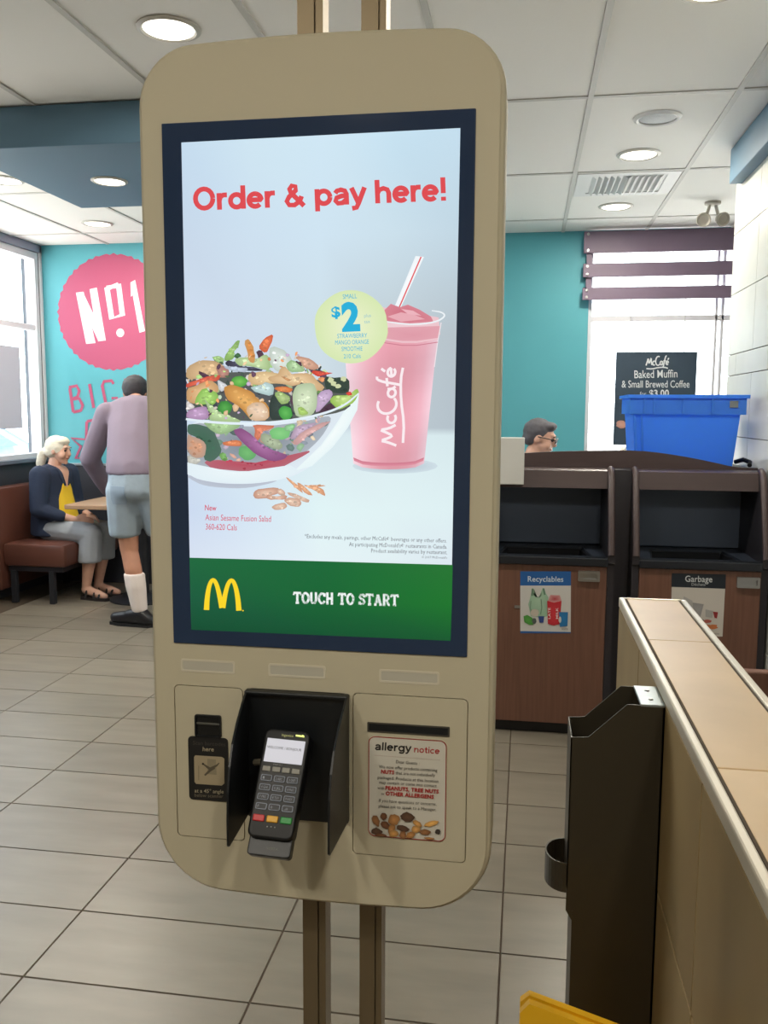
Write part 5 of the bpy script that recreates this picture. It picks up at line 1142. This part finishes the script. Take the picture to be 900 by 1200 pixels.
def chair(x, y, fwd, label, m_seat, top=.88):
    t = thing('dining_chair', label, 'chair', (x, y, 0)); Wc = body_frame((x, y, 0), fwd)
    P_ = lambda mb, n, m_: put(MB().add([Wc @ v for v in mb.v], mb.f), n, m_, t, True)
    P_(MB().box(-.21, .21, -.21, .21, .42, .455, .015), 'seat', m_seat)
    P_(MB().prism(rrect(-.20, .20, .56, top, .03, 6, [.03, .16, .16, .03]), lambda a, b, d: (d-.06*(b-.5), a, b), -.215, -.19), 'backrest', m_seat)
    for f in (-.19, .19):
        for r_ in (-.19, .19): P_(MB().tube([(f, r_, .42), (f*1.06, r_*1.06, 0)], .012, 8), 'leg', M_STEEL)
    for r_ in (-.15, .15): P_(MB().tube([(-.19, r_, .43), (-.215, r_, .75)], .011, 8), 'back_post', M_STEEL)
chair(.03, 5.70, (1, -.12), 'grey chair under the seated man with glasses', mat('chair_grey', (110, 108, 106), .5))
chair(.86, 5.50, (1, -.45), 'tall pale beige round-backed chair turned away from the man with glasses', mat('chair_beige', (206, 198, 182), .6), 1.262)

# ================================================================== OUTSIDE
ground = struct('ground', MB().box(-40, 40, -30, 60, -.35, -.15), mat('pale_pavement', (206, 204, 198), .9, noise=.1, nscale=1))
car = thing('parked_car', 'pale silver-blue car parked outside the left window', 'car', (-8.6, 11.6, -.15))
Wc = Matrix.Translation((-8.6, 11.6, -.15)) @ Matrix.Rotation(math.radians(38), 4, 'Z')
prof = [(-2.15, .35), (-2.18, .62), (-2.0, .86), (-1.35, .98), (-.75, 1.40), (-.1, 1.50), (.75, 1.46), (1.35, 1.05), (1.95, .95), (2.15, .70), (2.15, .35)]
vs = []; n = len(prof)
for y, k in ((-.82, 0), (-.86, 1), (.86, 1), (.82, 0)):
    for x, z in prof: vs.append((x, y*(1 if z < .95 else .80 if z > 1.2 else .97), z))
m_ = MB().add(vs, [tuple(range(n)), tuple(range(3*n, 4*n))]+[(k*n+i, k*n+(i+1) % n, (k+1)*n+(i+1) % n, (k+1)*n+i) for k in range(3) for i in range(n)])
M_CAR = mat('silver_blue_paint', (150, 168, 186), .25, .3, coat=.5)
def cput(mb, nme, m__, par=car): return put(MB().add([Wc @ v for v in mb.v], mb.f), nme, m__, par, True)
cput(m_, 'car_body', M_CAR)
M_WIN = mat('car_window', (70, 100, 124), .08)
for s_ in (-1, 1):
    cput(MB().prism([(-1.15, 1.02), (-.68, 1.36), (-.02, 1.42), (-.02, 1.0)], lambda a, b, d: (a, d*(1 if b < 1.2 else .84), b), s_*.86, s_*.80), 'side_window', M_WIN)
    cput(MB().prism([(.06, 1.0), (.06, 1.42), (.66, 1.40), (1.12, 1.08)], lambda a, b, d: (a, d*(1 if b < 1.2 else .84), b), s_*.86, s_*.80), 'side_window', M_WIN)
    for x in (-1.35, 1.35):
        q_ = cput(MB().lathe([(.32, -.1), (.33, -.08), (.33, .08), (.32, .1)], (x, s_*.78, .33), 24, (0, 1, 0)), 'wheel', mat('tyre', (40, 40, 42), .8))
        cput(MB().lathe([(.2, .0), (.19, .012), (.05, .02)], (x, s_*.875, .33), 16, (0, s_, 0)), 'hubcap', M_STEEL, q_)
